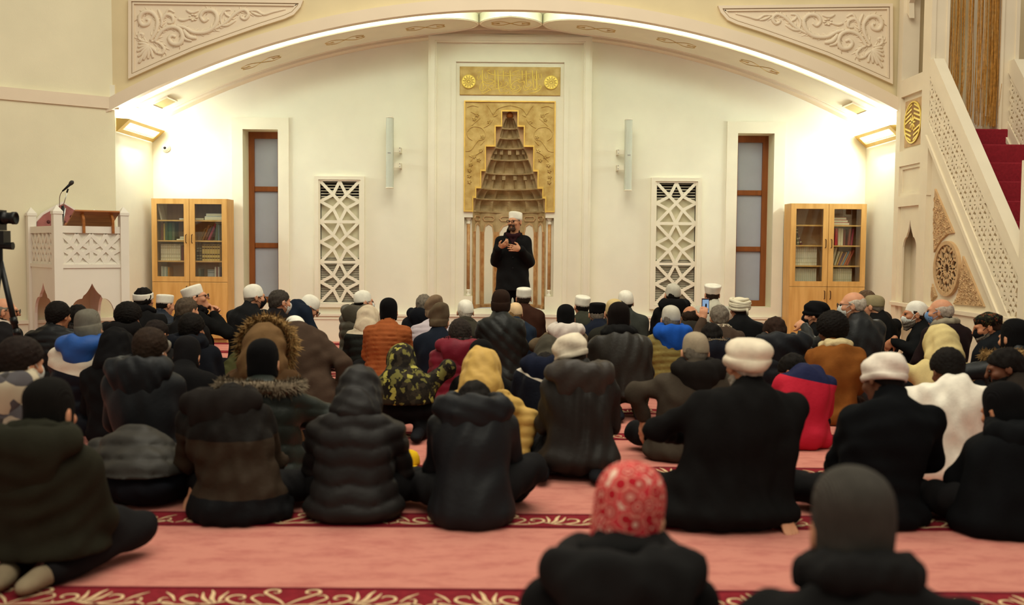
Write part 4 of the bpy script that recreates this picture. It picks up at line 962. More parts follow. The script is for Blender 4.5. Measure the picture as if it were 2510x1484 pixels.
MB().frame(oval(1.0), oval(.93), yz(XM + .012), yz(XM + .03)).build('gold_rim', letterm, gpn)
# lower blank panel and ogee niche
MB().frame(rect(ya, yb_, 1.93, 2.28), rect(ya + .05, yb_ - .05, 1.97, 2.24), yz(XM + .02), yz(XM + .05)).build('blank_panel_frame', minbarm, mn)
N_ = 30; vs = []; fs = []; cyy = (ya + yb_) / 2; wa = (yb_ - ya) * .36
for d in (XM + .03, XM + .05):
    for i in range(N_ + 1):
        u = ya + (yb_ - ya) * i / N_; t = abs(u - cyy) / wa
        z = 0 if t >= 1 else (1.47 + .17 * (1 - t / .4) ** 1.6 if t < .4 else 1.20 + .24 * math.sqrt(max(0, 1 - ((t - .4) / .6) ** 2.2)))
        vs += [(d - OX, u - OY, z), (d - OX, u - OY, 1.80)]
n2 = 2 * (N_ + 1)
for i in range(N_): fs += [(2 * i, 2 * i + 1, 2 * i + 3, 2 * i + 2), (n2 + 2 * i, n2 + 2 * i + 2, n2 + 2 * i + 3, n2 + 2 * i + 1), (2 * i, 2 * i + 2, n2 + 2 * i + 2, n2 + 2 * i)]
MB().add(vs, fs).build('ogee_niche_surround', minbarm, mn)
slab(rect(ya, yb_, 0, 1.8), XM + .17, XM + .19, 'niche_back', minbarm)
# opening with lobed arch between the canopy posts
slab([(ya, 4.8), (yb_, 4.8), (yb_, 4.10), (yb_ - .08, 4.02), (yb_ - .06, 4.2), (cyy + .08, 4.35), (cyy, 4.5), (cyy - .08, 4.35), (ya + .06, 4.2), (ya + .08, 4.02), (ya, 4.10)], XM + .04, XM + .1, 'canopy_arch')
# carved relief fields beside the rosette
def field(pts, nm):
    P = [atx(px, py, XM + .03) for px, py in pts]; poly = [(p.y, p.z) for p in P]; o_ = slab(poly, XM + .030, XM + .05, nm, reliefm)
    ys, zs = [p[0] for p in poly], [p[1] for p in poly]; rr = random.Random(len(nm) + len(pts)); mb = MB(); cnt = 0
    def ins(y, z):
        c = False
        for i in range(len(poly)):
            (y1, z1), (y2, z2) = poly[i - 1], poly[i]
            if (z1 > z) != (z2 > z) and y < (y2 - y1) * (z - z1) / (z2 - z1) + y1: c = not c
        return c
    for _ in range(900):
        y, z = rr.uniform(min(ys), max(ys)), rr.uniform(min(zs), max(zs))
        if not ins(y, z): continue
        a0 = rr.uniform(0, 6.28); r = rr.uniform(.018, .03)
        pts_ = [(XM + .028 - OX, y + r * math.cos(a0 + t) - OY, z + r * math.sin(a0 + t)) for t in (0, .9, 1.8, 2.7)]
        if all(ins(p[1] + OY, p[2]) for p in pts_): mb.tube(pts_, [.003, .007, .007, .003], 4); cnt += 1
        if cnt > 150: break
    k = mb.build('carving', reliefm, o_); k['kind'] = 'stuff'
field([(2291, 463), (2337, 571), (2322, 574), (2306, 588), (2296, 604), (2288, 619), (2287, 540)], 'relief_field')
field([(2359, 628), (2411, 752), (2335, 746), (2346, 725), (2354, 674)], 'relief_field')
field([(2284, 696), (2294, 726), (2282, 739)], 'relief_field')
rc = atx(2321, 659, XM + .03); ryr = (atx(2290, 659, XM + .03).y - atx(2352, 659, XM + .03).y) / 2; rzr = (atx(2321, 591, XM + .03).z - atx(2321, 727, XM + .03).z) / 2
el = lambda k: [(rc.y + k * ryr * math.cos(2 * PI * i / 40), rc.z + k * rzr * math.sin(2 * PI * i / 40)) for i in range(40)]
slab(el(.95), XM + .044, XM + .052, 'rosette_ground', mat('rosette_dark', '4A3320', .8))
MB().frame(el(1.0), el(.86), yz(XM + .012), yz(XM + .05)).build('rosette_rim', reliefm, mn)
mb = MB(); mpo = lambda u, v, d: (XM + .022 + d - OX, u - OY, v); pol = lambda r, a: (rc.y + r * ryr * math.cos(a), rc.z + r * rzr * math.sin(a))
for k in range(10):
    a = 2 * PI * k / 10 + PI / 2; h = PI / 10
    for (p, q_) in ((pol(.88, a), pol(.60, a + h)), (pol(.88, a), pol(.60, a - h)), (pol(.60, a + h), pol(.38, a)), (pol(.60, a + h), pol(.38, a + 2 * h)), (pol(.38, a), pol(.18, a + h)), (pol(.38, a), pol(.18, a - h)), (pol(.60, a + h), pol(.88, a + h))): mb.bar(p, q_, .024, 0.0004 * k, .028, mpo)
mb.build('rosette_lattice', reliefm, mn)
# stairs
for k in range(13):
    zt_ = 2.64 - .212 * k; y1_ = YT1 - .205 * k
    st = MB().cbox(XM + .10 - OX, 5.55 - OX, y1_ - .205 - OY if k else YT1 - OY, y1_ + .03 - OY, max(0, zt_ - .212 - .2), zt_, .012).build('step', redcarp, mn) if k else MB().cbox(XM + .13 - OX, 5.62 - OX, YT1 - .02 - OY, YT0 - OY, 2.2, 2.64, .012).build('landing', redcarp, mn)
# portal post at the foot of the stairs
MB().box(XM - .02 - OX, XM + .14 - OX, YE - .2 - OY, YE - OY, 0, 2.1).build('portal_post', minbarm, mn)
# string curtain
strm = mat('gold_string', 'C08C42', .6, .25, 30, metal=.1)
cv = MB(); rr = random.Random(3)
for i in range(110):
    x = XM + .2 + rr.random() * .58 if i < 70 else 5.33 + rr.random() * .11
    zb_ = 2.66 + (rr.random() * .5 if rr.random() < .35 else rr.random() * .05); w_ = rr.uniform(-.015, .015); yy = 11.19 + rr.uniform(-.03, .05)
    pts = [(x + w_ * .3, yy, 4.8), (x + w_, yy, 3.9), (x - w_ * .5, yy, 3.2), (x + w_, yy, zb_)]
    if i % 9 == 0: pts += [(x + w_ + .03, yy - .02, zb_ - .0), (x + w_ + .05, yy - .02, zb_ + .25)]
    cv.tube(pts, rr.uniform(.002, .0042), 4)
o = cv.build('string_curtain', strm); tag(o, 'gold string curtain hanging between the minbar canopy posts', 'curtain'); o['kind'] = 'stuff'
# ================================================================== figures: smooth-union surfaces meshed with surface nets
V3 = lambda *a: np.array(a, dtype=np.float64)
class SDF:
    def __init__(s, lo, hi, h):
        s.h = h; s.lo = np.array(lo, float) - 3 * h; s.n = np.ceil((np.array(hi, float) + 3 * h - s.lo) / h).astype(int) + 1
        s.v = np.full(s.n, 0.2, np.float32); s.ax = [(s.lo[i] + h * np.arange(s.n[i])).astype(np.float32) for i in range(3)]
    def blk(s, lo, hi):
        a = np.clip(np.floor((np.array(lo) - s.lo) / s.h).astype(int), 0, s.n); b = np.clip(np.ceil((np.array(hi) - s.lo) / s.h).astype(int) + 1, 0, s.n)
        sl = tuple(slice(a[i], b[i]) for i in range(3))
        return sl, s.ax[0][sl[0]][:, None, None], s.ax[1][sl[1]][None, :, None], s.ax[2][sl[2]][None, None, :]
    def join(s, sl, d, k, op):
        a = s.v[sl]
        if a.size == 0: return
        if op == 'sub':
            d = -d; hh = np.maximum(k - np.abs(a - d), 0) / k; s.v[sl] = np.maximum(a, d) + hh * hh * k * .25
        else:
            hh = np.maximum(k - np.abs(a - d), 0) / k; s.v[sl] = np.minimum(a, d) - hh * hh * k * .25
    def cone(s, a, b, ra, rb, k=.03, sq=1.0, op='add'):
        a = np.array(a, float); b = np.array(b, float); m = max(ra, rb) + k + 2 * s.h
        sl, x, y, z = s.blk(np.minimum(a, b) - m, np.maximum(a, b) + m); ba = b - a; l2 = max(float(ba @ ba), 1e-9)
        px, py, pz = x - a[0], y - a[1], z - a[2]; t = np.clip((px * ba[0] + py * ba[1] + pz * ba[2]) / l2, 0, 1)
        dx, dy, dz = px - t * ba[0], (py - t * ba[1]) / sq, pz - t * ba[2]
        s.join(sl, (np.sqrt(dx * dx + dy * dy + dz * dz) - (ra + (rb - ra) * t)) * min(1.0, sq ** .5), k, op)
    def ell(s, c, r, k=.03, R=None, op='add'):
        c = np.array(c, float); m = max(r) + k + 2 * s.h; mm = np.array(r, float) + k + 2 * s.h if R is None else np.full(3, m)
        sl, x, y, z = s.blk(c - mm, c + mm); x, y, z = x - c[0], y - c[1], z - c[2]
        if R is not None: x, y, z = R[0, 0] * x + R[1, 0] * y + R[2, 0] * z, R[0, 1] * x + R[1, 1] * y + R[2, 1] * z, R[0, 2] * x + R[1, 2] * y + R[2, 2] * z
        k0 = np.sqrt((x / r[0]) ** 2 + (y / r[1]) ** 2 + (z / r[2]) ** 2); k1 = np.sqrt((x / r[0] ** 2) ** 2 + (y / r[1] ** 2) ** 2 + (z / r[2] ** 2) ** 2)
        s.join(sl, k0 * (k0 - 1) / np.maximum(k1, 1e-6), k, op)
    def plane(s, n, c):
        """keep only n.p > c"""
        x, y, z = s.ax[0][:, None, None], s.ax[1][None, :, None], s.ax[2][None, None, :]
        s.v = np.maximum(s.v, (c - (n[0] * x + n[1] * y + n[2] * z)).astype(np.float32))
    def warp(s, fn, band=.05):
        i = np.nonzero(np.abs(s.v) < band); p = [s.ax[q][i[q]] for q in range(3)]; s.v[i] += fn(*p)
    def folds(s, amp, seed, scale=1.0):
        r = np.random.RandomState(seed); W = []
        for _ in range(6):
            d = r.normal(size=3) * (1, 1, .55); d /= np.linalg.norm(d); W.append((d * 2 * PI / (r.uniform(.07, .19) * scale), r.uniform(0, 6.28), r.uniform(.5, 1)))
        def fn(x, y, z):
            o = 0
            for d, ph, w in W: o = o + w * np.sin(d[0] * x + d[1] * y + d[2] * z + ph + 1.3 * np.sin(9 * z + 7 * x + ph))
            return amp * o * .5
        s.warp(fn)
    def noise(s, amp, seed, freq):
        r = np.random.RandomState(seed); W = [(r.normal(size=3) * freq, r.uniform(0, 6.28)) for _ in range(9)]
        s.warp(lambda x, y, z: amp * sum(np.sin(d[0] * x + d[1] * y + d[2] * z + p) for d, p in W) / 3, .03)
    def mesh(s, name):
        v = s.v; q = v < 0
        c = np.zeros(tuple(s.n - 1), np.int8)
        for i in (0, 1):
            for j in (0, 1):
                for k in (0, 1): c += q[i:s.n[0] - 1 + i, j:s.n[1] - 1 + j, k:s.n[2] - 1 + k]
        I, J, K = np.nonzero((c > 0) & (c < 8)); n = len(I); idx = np.full(tuple(s.n), -1, np.int32); idx[I, J, K] = np.arange(n)
        acc = np.zeros((n, 3), np.float32); cnt = np.zeros(n, np.float32)
        for ax in range(3):
            o1, o2 = [(1, 2), (0, 2), (0, 1)][ax]
            for a in (0, 1):
                for b in (0, 1):
                    o = [0, 0, 0]; o[o1] = a; o[o2] = b; e = list(o); e[ax] = 1
                    va = v[I + o[0], J + o[1], K + o[2]]; vb = v[I + e[0], J + e[1], K + e[2]]; m = (va < 0) != (vb < 0)
                    t = va[m] / (va[m] - vb[m]); p = np.tile(np.array(o, np.float32), (len(t), 1)); p[:, ax] = t; acc[m] += p; cnt[m] += 1
        P = (np.stack([I, J, K], 1) + acc / cnt[:, None]) * s.h + s.lo; F = []
        for ax in range(3):
            sl0 = [slice(None)] * 3; sl1 = [slice(None)] * 3; sl0[ax] = slice(0, -1); sl1[ax] = slice(1, None)
            a = q[tuple(sl0)]; b = q[tuple(sl1)]; i, j, k = np.nonzero(a != b); fl = a[i, j, k]
            o1, o2 = [(1, 2), (2, 0), (0, 1)][ax]; B = np.stack([i, j, k], 1); e1 = np.zeros(3, int); e1[o1] = 1; e2 = np.zeros(3, int); e2[o2] = 1
            ids = [idx[tuple((B - d).T)] for d in (e1 + e2, e2, 0 * e1, e1)]
            Q = np.stack(ids, 1); Q[~fl] = Q[~fl][:, ::-1]; F.append(Q)
        F = np.concatenate(F); F = F[(F >= 0).all(1)]
        me = bpy.data.meshes.new(name); me.vertices.add(n); me.vertices.foreach_set('co', P.astype(np.float32).ravel())
        me.loops.add(F.size); me.loops.foreach_set('vertex_index', F.astype(np.int32).ravel())
        me.polygons.add(len(F)); me.polygons.foreach_set('loop_start', np.arange(0, F.size, 4, dtype=np.int32)); me.update(calc_edges=True); me.shade_smooth(); return me
def put(name, me, m, parent, mtx=None):
    if m is not None and len(me.materials) == 0: me.materials.append(m)
    o = bpy.data.objects.new(name, me); COL.objects.link(o); o.parent = parent
    if mtx is not None: o.matrix_local = mtx
    if m is not None and me.materials[0] != m: o.material_slots[0].link = 'OBJECT'; o.material_slots[0].material = m
    return o
def rotm(yaw=0, pitch=0, roll=0):
    return np.array(Matrix.Rotation(math.radians(yaw), 3, 'Z') @ Matrix.Rotation(-math.radians(pitch), 3, 'X') @ Matrix.Rotation(math.radians(roll), 3, 'Y'))

# ---- cloth, hair and skin
def cloth(h, rough=.85, bump=.002, bs=90, var=.10, spec=.07, sheen=0.0): return mat('cloth_%s_%d' % (h, int(rough * 100)), h, rough, var, 14, bump, bs, spec=spec, sheen=sheen)
def shell(h): return mat('nylon_%s' % h, h, .58, .08, 10, .003, 38, spec=.2)
def leather(h): return mat('leather_%s' % h, h, .50, .15, 10, .003, 45, spec=.25)
def knit(h): return mat('knit_%s' % h, h, .9, .12, 25, spec=.08, wave=('X', 55, .003, 1.0))
def skin(h): return mat('skin_%s' % h, h, .55, .07, 25, spec=.3)
def hairc(h): return mat('hair_%s' % h, h, .75, .25, 60, .004, 140, spec=.12)
SK1, SK2, SK3 = skin('C98E6C'), skin('B87B58'), skin('6E4530')
HB, HD, HG, HW = hairc('120D0A'), hairc('2A1D14'), hairc('6E6458'), hairc('B3A898')
furm = mat('fur_brown', '8A6A3E', .9, .35, 40); furg = mat('fur_grey', '6A5C4A', .9, .45, 40); furd = mat('fur_dark', '241A14', .9, .4, 40)

# ---- hats (unit head frame: looking +Y, crown up)
def hat_mesh(kind):
    key = 'hat_' + kind
    if key in HATS: return HATS[key]
    mb = MB(); n = 28; X, Yy = .90, 1.10; tilt = 10; nz = .0012
    pr = {'knit': [(.076, -.045), (.090, -.05), (.098, -.02), (.098, .03), (.092, .038), (.093, .055), (.088, .09), (.074, .118), (.048, .137), (.012, .144)],
          'beanie': [(.074, -.062), (.086, -.066), (.093, -.02), (.095, .03), (.093, .065), (.084, .10), (.064, .127), (.036, .142), (.01, .147)],
          'slouch': [(.078, -.02), (.093, -.028), (.098, -.01), (.098, .03), (.092, .04), (.096, .07), (.094, .11), (.080, .15), (.055, .178), (.02, .192)],
          'cap': [(.078, .008), (.087, .002), (.0905, .03), (.0885, .062), (.080, .092), (.062, .115), (.036, .130), (.01, .136)],
          'kufi': [(.079, .026), (.088, .022), (.0915, .07), (.091, .104), (.085, .118), (.06, .125), (.01, .128)],
          'sarik': [(.082, .03), (.090, .028), (.097, .055), (.106, .098), (.107, .112), (.098, .119), (.088, .110), (.06, .122), (.01, .128)],
          'roll': [(.076, -.005), (.098, -.012), (.112, .004), (.115, .026), (.106, .042), (.099, .047), (.106, .072), (.100, .098), (.074, .122), (.02, .130)],
          'soft': [(.076, .0), (.092, -.006), (.102, .004), (.104, .02), (.098, .03), (.103, .06), (.100, .095), (.076, .124), (.02, .134)],
          'emb': [(.083, .015), (.090, .012), (.094, .072), (.090, .080), (.062, .102), (.01, .124)],
          'ball': [(.082, .012), (.089, .01), (.091, .045), (.083, .085), (.056, .112), (.01, .12)],
          'band': [(.088, .012), (.096, .010), (.098, .04), (.096, .064), (.089, .066)],
          'dome': [(.074, .03), (.086, .03), (.086, .07), (.072, .105), (.045, .124), (.01, .13)]}[kind if kind != 'turban' else 'dome']
    if kind in ('roll', 'soft'): nz = .004
    if kind == 'slouch': nz = .004
    P2 = smooth_path([(r, z, 0) for r, z in pr], 2) if kind not in ('emb',) else [Vector((r, z, 0)) for r, z in pr]
    mb.lathe([(max(p.x, .004), p.y) for p in P2], n=n, ax=X, ay=Yy)
    if kind == 'emb':
        mb.v = [(x * (1 + .07 * math.cos(4 * math.atan2(y, x) )), y * (1 + .05 * math.cos(4 * math.atan2(y, x))), z) for x, y, z in mb.v]
    if kind == 'turban':
        for i, (z, tx, ty, rr) in enumerate([(.026, 6, 4, .021), (.046, -9, -6, .022), (.066, 8, 8, .022), (.084, -8, 5, .020), (.055, 14, -12, .019), (.10, 5, -8, .016)]):
            k = 1.02 if i < 5 else .82; pts = []
            for q in range(29):
                a = 2 * PI * q / 28; x, y = .088 * k * math.cos(a), .102 * k * math.sin(a); pts.append((x, y, z + x * math.tan(math.radians(tx)) + y * math.tan(math.radians(ty))))
            mb.tube(pts, rr, 8, False)
        mb.tube([(.03, -.11, .03), (.035, -.118, -.0), (.04, -.115, -.035)], [.016, .014, .010], 6)
    if kind == 'ball':
        vs = []
        for r_ in (0, 1):
            for a in range(11):
                t = -1 + .2 * a; vs.append((.075 * t, .07 + (.07 * math.sqrt(max(0, 1 - t * t)) + .025) * r_ + .02 * (1 - t * t), .018 - .012 * r_))
        vs += [(x, y, z - .006) for x, y, z in vs]; fs = [(i, i + 1, 12 + i, 11 + i) for i in range(10)] + [(22 + i, 33 + i, 34 + i, 23 + i) for i in range(10)] + [(11 + i, 12 + i, 34 + i, 33 + i) for i in range(10)]
        mb.add(vs, fs)
    T = math.radians(tilt); r = np.random.RandomState(len(kind) * 7 + ord(kind[0])); W = [(r.normal(size=3) * 28, r.uniform(0, 6)) for _ in range(5)]; out = []
    for x, y, z in mb.v:
        if kind == 'slouch': y = y - max(0, z - .09) * .35; x = x + max(0, z - .10) * .25
        if kind in ('roll', 'soft'): x += max(0, z - .05) * .15
        d = nz * sum(math.sin(w[0] * x + w[1] * y + w[2] * z + p) for w, p in W); x, y = x * (1 + d / .09), y * (1 + d / .09)
        out.append((x, y * math.cos(T) - z * math.sin(T) - .012, z * math.cos(T) + y * math.sin(T)))
    mb.v = out; me = bpy.data.meshes.new(kind + '_hat'); me.from_pydata(mb.v, [], mb.f); me.update(); fixn(me); me.shade_smooth(); HATS[key] = me; return me
HATS = {}
HATTOP = {'knit': .027, 'beanie': .03, 'slouch': .075, 'cap': .018, 'kufi': .012, 'sarik': .012, 'roll': .014, 'soft': .018, 'emb': .01, 'ball': .006, 'band': .012, 'turban': .016, None: .012}
def hair_mesh(kind):
    key = 'hair_' + kind
    if key in HATS: return HATS[key]
    s = SDF((-.15, -.18, -.13), (.15, .14, .2), .0075); nh = (0, -.60, .80); c = 0.0
    if kind == 'short': s.ell((0, -.012, .026), (.0855, .107, .098)); s.cone((0, -.05, -.03), (0, -.036, -.085), .054, .044); s.noise(.003, 3, 90)
    elif kind == 'under': s.ell((0, -.014, .022), (.0785, .099, .088)); s.cone((0, -.046, -.03), (0, -.034, -.085), .052, .043); s.noise(.001, 3, 150); s.plane((0, .174, -.985), -.045); s.plane((0, -1, 0), -.03)
    elif kind == 'curly': s.ell((0, -.012, .034), (.093, .113, .103)); s.cone((0, -.05, -.03), (0, -.036, -.085), .057, .046); s.noise(.003, 4, 260)
    elif kind == 'afro': s.ell((0, -.012, .048), (.118, .126, .122)); s.noise(.004, 5, 260)
    elif kind == 'bald': s.ell((0, -.015, .016), (.084, .102, .086)); s.ell((0, .02, .10), (.085, .11, .075), op='sub'); s.noise(.002, 6, 90)
    nh = {'bald': (0, -.75, .66)}.get(kind, nh)
    s.plane(nh, -.004 if kind != 'bald' else .0); s.plane((0, 0, 1), -.085)
    me = s.mesh(kind + '_hair'); HATS[key] = me; return me

def fur_strands(name, path, rad, length, n, m, parent, seed, wild=.5):
    """short strands standing out of a soft roll"""
    r = np.random.RandomState(seed); P = smooth_path(path, 6); mb = MB(); vs = []; fs = []
    roll = MB().tube(P, rad * .62, 8).build(name, m, parent, True)
    for _ in range(n):
        i = r.randint(0, len(P) - 1); c = P[i] + (P[i + 1] - P[i]) * r.rand(); d = Vector(r.normal(size=3)); d.normalize(); t = P[i + 1] - P[i]; t.normalize(); d = d - t * d.dot(t) * .6; d.normalize()
        a = c + d * rad * .5; b = a + d * length * r.uniform(.6, 1.1) + Vector(r.normal(size=3)) * length * wild * .4 + Vector((0, 0, -length * .25)); q = d.orthogonal() * .0035; o = len(vs)
        vs += [a + q, a - q, (a + b) / 2 + d.cross(q) + q * .4, b]; fs += [(o, o + 1, o + 2), (o + 1, o + 3, o + 2), (o, o + 2, o + 3)]
    me = bpy.data.meshes.new('fur_strands'); me.from_pydata([tuple(v) for v in vs], [], fs); me.update(); me.materials.append(m); me.shade_smooth()
    o = bpy.data.objects.new('fur_strands', me); COL.objects.link(o); o.parent = roll; o['kind'] = 'stuff'; return roll

def hand(S, w, f, n, thumb, sc=1.0, curl=(25, 35), fine=True, spread=0.0):
    """palm, four unequal bent fingers and a thumb leaving the side of the palm; f finger direction, n palm normal, thumb +-1 side"""
    f = np.array(f, float); f /= np.linalg.norm(f); n = np.array(n, float); n -= f * (n @ f); n /= np.linalg.norm(n); s_ = np.cross(f, n) * thumb; w = np.array(w, float)
    R = np.stack([s_, f, n], 1)
    S.ell(w + f * .048 * sc, (.040 * sc, .052 * sc, .017 * sc), .012, R); S.cone(w - f * .03 * sc, w + f * .02 * sc, .027 * sc, .026 * sc, .015)
    if not fine: S.ell(w + f * .10 * sc + n * .02, (.034 * sc, .035 * sc, .018 * sc), .02, R); return
    for i in range(4):
        b = w + f * (.090 - .004 * abs(i - 1.3)) * sc + s_ * (.030 - .0205 * i) * sc; L = (.070, .078, .073, .057)[i] * sc; c1, c2 = [math.radians(q) for q in curl]
        sp = s_ * spread * (1.5 - i)
        d1 = f * math.cos(c1) + n * math.sin(c1) + sp; d2 = f * math.cos(c1 + c2) + n * math.sin(c1 + c2) + sp
        m_ = b + d1 * L * .55; e = m_ + d2 * L * .5; S.cone(b - f * .012, m_, .0098 * sc, .0092 * sc, .006); S.cone(m_, e, .0092 * sc, .0076 * sc, .006)
    b = w + f * .028 * sc + s_ * .030 * sc; m_ = b + (f * .55 + s_ * .75 + n * .25) * .038 * sc; e = m_ + (f * .85 + s_ * .35 + n * .2) * .034 * sc
    S.cone(b, m_, .013 * sc, .0115 * sc, .008); S.cone(m_, e, .0112 * sc, .0088 * sc, .006)

NP = [0]; SOCK = cloth('18181B')
def person(label, d, seat, head, ytop, yaw=0, hyaw=None, pitch=5, hroll=0, lean=.10, w=1.0, hs=1.0, coat=None, style='plain', sp=.075, hood=None, hoodm=None, hat=None, hatm=None,
           hair='short', hairm=None, sk=None, legs='cross', pants=None, la=None, ra=None, hands=None, ysh=None, extras=(), flare=1.0, hb=None, hcoat=None, fold=.007, group=None, name='person',
           collar=None, zones=None, hipz=None, slim=.88, hoodsize=1.0, kneeup=None, sock=None, back=.0, tee=False, cut=None):
    """one seated person. d: distance of the seat; seat/head: columns of the seat and the head, ytop: row of the crown"""
    NP[0] += 1; seed = NP[0]; hyaw = yaw if hyaw is None else hyaw; sk = sk or SK1; hairm = hairm or HD
    coat = coat or cloth('171515'); pants = pants or cloth('191819')
    g = at(seat, 700, d); root = empty(name, (g.x, d, 0), math.radians(yaw)); tag(root, label, 'person', group)
    cy, sy = math.cos(math.radians(yaw)), math.sin(math.radians(yaw))
    Yh = d + lean * cy; Wd = at(head, ytop, Yh); top = Wd.z - (HATTOP[hat] if hood != 'up' else .03) * hs
    dx, dy = Wd.x - g.x, Yh - d; hl = V3(dx * cy + dy * sy, -dx * sy + dy * cy, 0)
    R = rotm(hyaw - yaw, pitch, hroll)
    # centre of the head so that the crown (after tilting) sits at 'top'
    cr = R @ V3(0, -.02, .115) * hs; hc = V3(hl[0], hl[1], top - max(cr[2], .09 * hs))
    hz = hipz if hipz is not None else {'cross': .13, 'kneel': .21, 'up': .13, 'side': .13}[legs]
    nb = hc + R @ V3(0, -.045, -.095) * hs * .8 + V3(0, -.015, -.035) * hs
    SC = V3(nb[0] * .92, nb[1] - .03 - back, nb[2] - .022)
    if ysh is not None: SC[2] = at(head, ysh, d).z - .06
    zs = SC[2]
    hip = V3(0, 0, hz); L = lambda t: hip + (SC - hip) * t
    shx = .158 * w; SHL = SC + V3(-shx, .01, -.055); SHR = SC + V3(shx, .01, -.055)
    def arm(spec, sg):
        S_ = SHL if sg < 0 else SHR
        if spec is None:
            E = V3(S_[0] + sg * .035 * w, S_[1] + .07, max(.20, zs - .27)); W = V3(sg * .09 * w, max(.24, hl[1] * .6 + .16), .20)
        else: E, W = V3(*spec[0]), V3(*spec[1])
        return S_, E, W
    AL, AR = arm(la, -1), arm(ra, 1)
    hands = hands or {}
    ht = hc[2] + .3
    pts = [hc, SC, hip, AL[1], AL[2], AR[1], AR[2]]
    lo = np.min(pts, 0) - .30; hi = np.max(pts, 0) + .30; lo[2] = -.01; lo = np.minimum(lo, (-.46, -.30, -.01)); hi = np.maximum(hi, (.46, .52, .3))
    # legs
    if legs == 'cross': K = [(V3(-.09, .03, hz - .01), V3(-.31 * slim, .27, .105), V3(.10, .31, .065)), (V3(.09, .03, hz - .01), V3(.31 * slim, .27, .105), V3(-.10, .36, .06))]
    elif legs == 'kneel': K = [(V3(-.09, .03, hz - .02), V3(-.15, .42, .08), V3(-.09, -.10, .055)), (V3(.09, .03, hz - .02), V3(.15, .42, .08), V3(.09, -.10, .055))]
    elif legs == 'side': K = [(V3(-.09, .03, hz), V3(-.20, .38, .08), V3(.06, .12, .06)), (V3(.09, .03, hz), V3(.26, .36, .09), V3(.32, -.02, .055))]
    else: K = [(V3(-.09, .03, hz), V3(-.19, .38, .42), V3(-.17, .46, .06)), (V3(.09, .03, hz), V3(.19, .38, .42), V3(.17, .46, .06))]
    if kneeup:
        i, kp, fp = kneeup; K[i] = (K[i][0], V3(*kp), V3(*fp))
    # body: one continuous skin surface
    fine = bool(hands)
    h = hb or (.0085 if fine else .0115)
    B = SDF(lo, hi, h)
    B.cone(hip, L(.55), .10, .09, .05); B.cone(L(.55), SC + V3(0, 0, -.05), .09, .085, .05); B.cone(SHL + V3(.03, 0, 0), SHR - V3(.03, 0, 0), .048, .048, .05)
    B.cone(SC + V3(0, .01, -.03), hc + R @ V3(0, -.03, -.055) * hs, .056 * hs, .052 * hs, .03)
    for (S_, E, W), sg, kx in ((AL, -1, 'l'), (AR, 1, 'r')):
        B.cone(S_, E, .042, .036, .02); B.cone(E, W, .036, .027, .02); f = W - E
        spec = hands.get(kx); hd = dict(f=f, n=V3(-sg * .3, .1, -.9), curl=(30, 40), thumb=-1, fine=False)
        if spec: hd.update(fine=True); hd.update(spec)
        if not (spec and spec.get('skip')): hand(B, W + (f / np.linalg.norm(f)) * .02, hd['f'], hd['n'], hd['thumb'], hs, hd['curl'], hd['fine'], hd.get('spread', 0.0))
    for a, k_, f_ in K: B.cone(a, k_, .068, .05, .03); B.cone(k_, f_, .046, .032, .03); fd = (f_ - k_) / np.linalg.norm(f_ - k_); B.cone(f_, f_ + V3(fd[0], fd[1], 0) * .10, .026, .020, .02)
    H = lambda c, r, k=.02, op='add', RR=R: B.ell(hc + R @ np.array(c) * hs, tuple(q * hs for q in r), k * hs, RR, op)
    H((0, -.014, .028), (.074, .095, .086)); H((0, .030, -.030), (.058, .064, .078), .03); H((0, .072, -.092), (.026, .022, .022), .03)
    H((0, .080, .028), (.052, .018, .012), .02); B.cone(hc + R @ V3(0, .096, .018) * hs, hc + R @ V3(0, .116, -.018) * hs, .009 * hs, .014 * hs, .012)
    H((0, .092, -.050), (.024, .012, .007), .006); H((0, .089, -.062), (.021, .013, .008), .006)
    for sg in (-1, 1):
        H((sg * .030, .104, .010), (.014, .012, .009), .008, 'sub'); H((sg * .045, .066, -.018), (.022, .024, .02), .02)
        H((sg * .081, -.006, -.004), (.010, .021, .033), .010); H((sg * .090, .001, -.002), (.006, .010, .017), .006, 'sub')
    # trousers are cut away from the coat, the body stays inside both
    put('body', B.mesh('body'), sk, root)
    for sg in (-1, 1):
        if fine or 'face' in extras:
            e = MB(); e.lathe([(.0001, -.0095), (.007, -.0065), (.0095, 0), (.007, .0065), (.0001, .0095)], n=10); me = bpy.data.meshes.new('eye'); me.from_pydata(e.v, [], e.f); me.shade_smooth()
            put('eye', me, mat('eye_dark', '2A1C14', .2, .1), root, Matrix.Translation(hc + R @ V3(sg * .030, .092, .011) * hs))
    # trousers
    if legs:
        T = SDF(np.minimum(lo, (-.46, -.30, -.01)), np.array([max(hi[0], .46), .58, .62]), .014)
        T.ell((0, .01, max(.10, hz - .03)), (.165 * min(w, 1.1), .14, .10), .04)
        for a, k_, f_ in K: T.cone(a, k_, .090, .072, .05); T.cone(k_, f_, .068, .052, .03)
        T.folds(.006, seed + 500, .8); T.plane((0, 0, 1), .004); put('trousers', T.mesh('trousers'), pants, root)
    for i, (a, k_, f_) in enumerate(K):
        if True:
            fd = (f_ - k_); fd[2] = 0; fd /= np.linalg.norm(fd); F_ = SDF(f_ - .2, f_ + .2, .010); F_.cone(f_ - fd * .02, f_ + fd * .06, .040, .038, .02); F_.ell(f_ + fd * .11 + V3(0, 0, -.012), (.040, .075 if abs(fd[1]) > .7 else .042, .032), .03); F_.plane((0, 0, 1), .003)
            put('sock', F_.mesh('sock'), (sock or {}).get(i) or SOCK, root)
    # coat
    hq = hcoat or (.0125 if d < 6.2 else .015)
    if tee: pass
    C = SDF(lo, hi, hq)
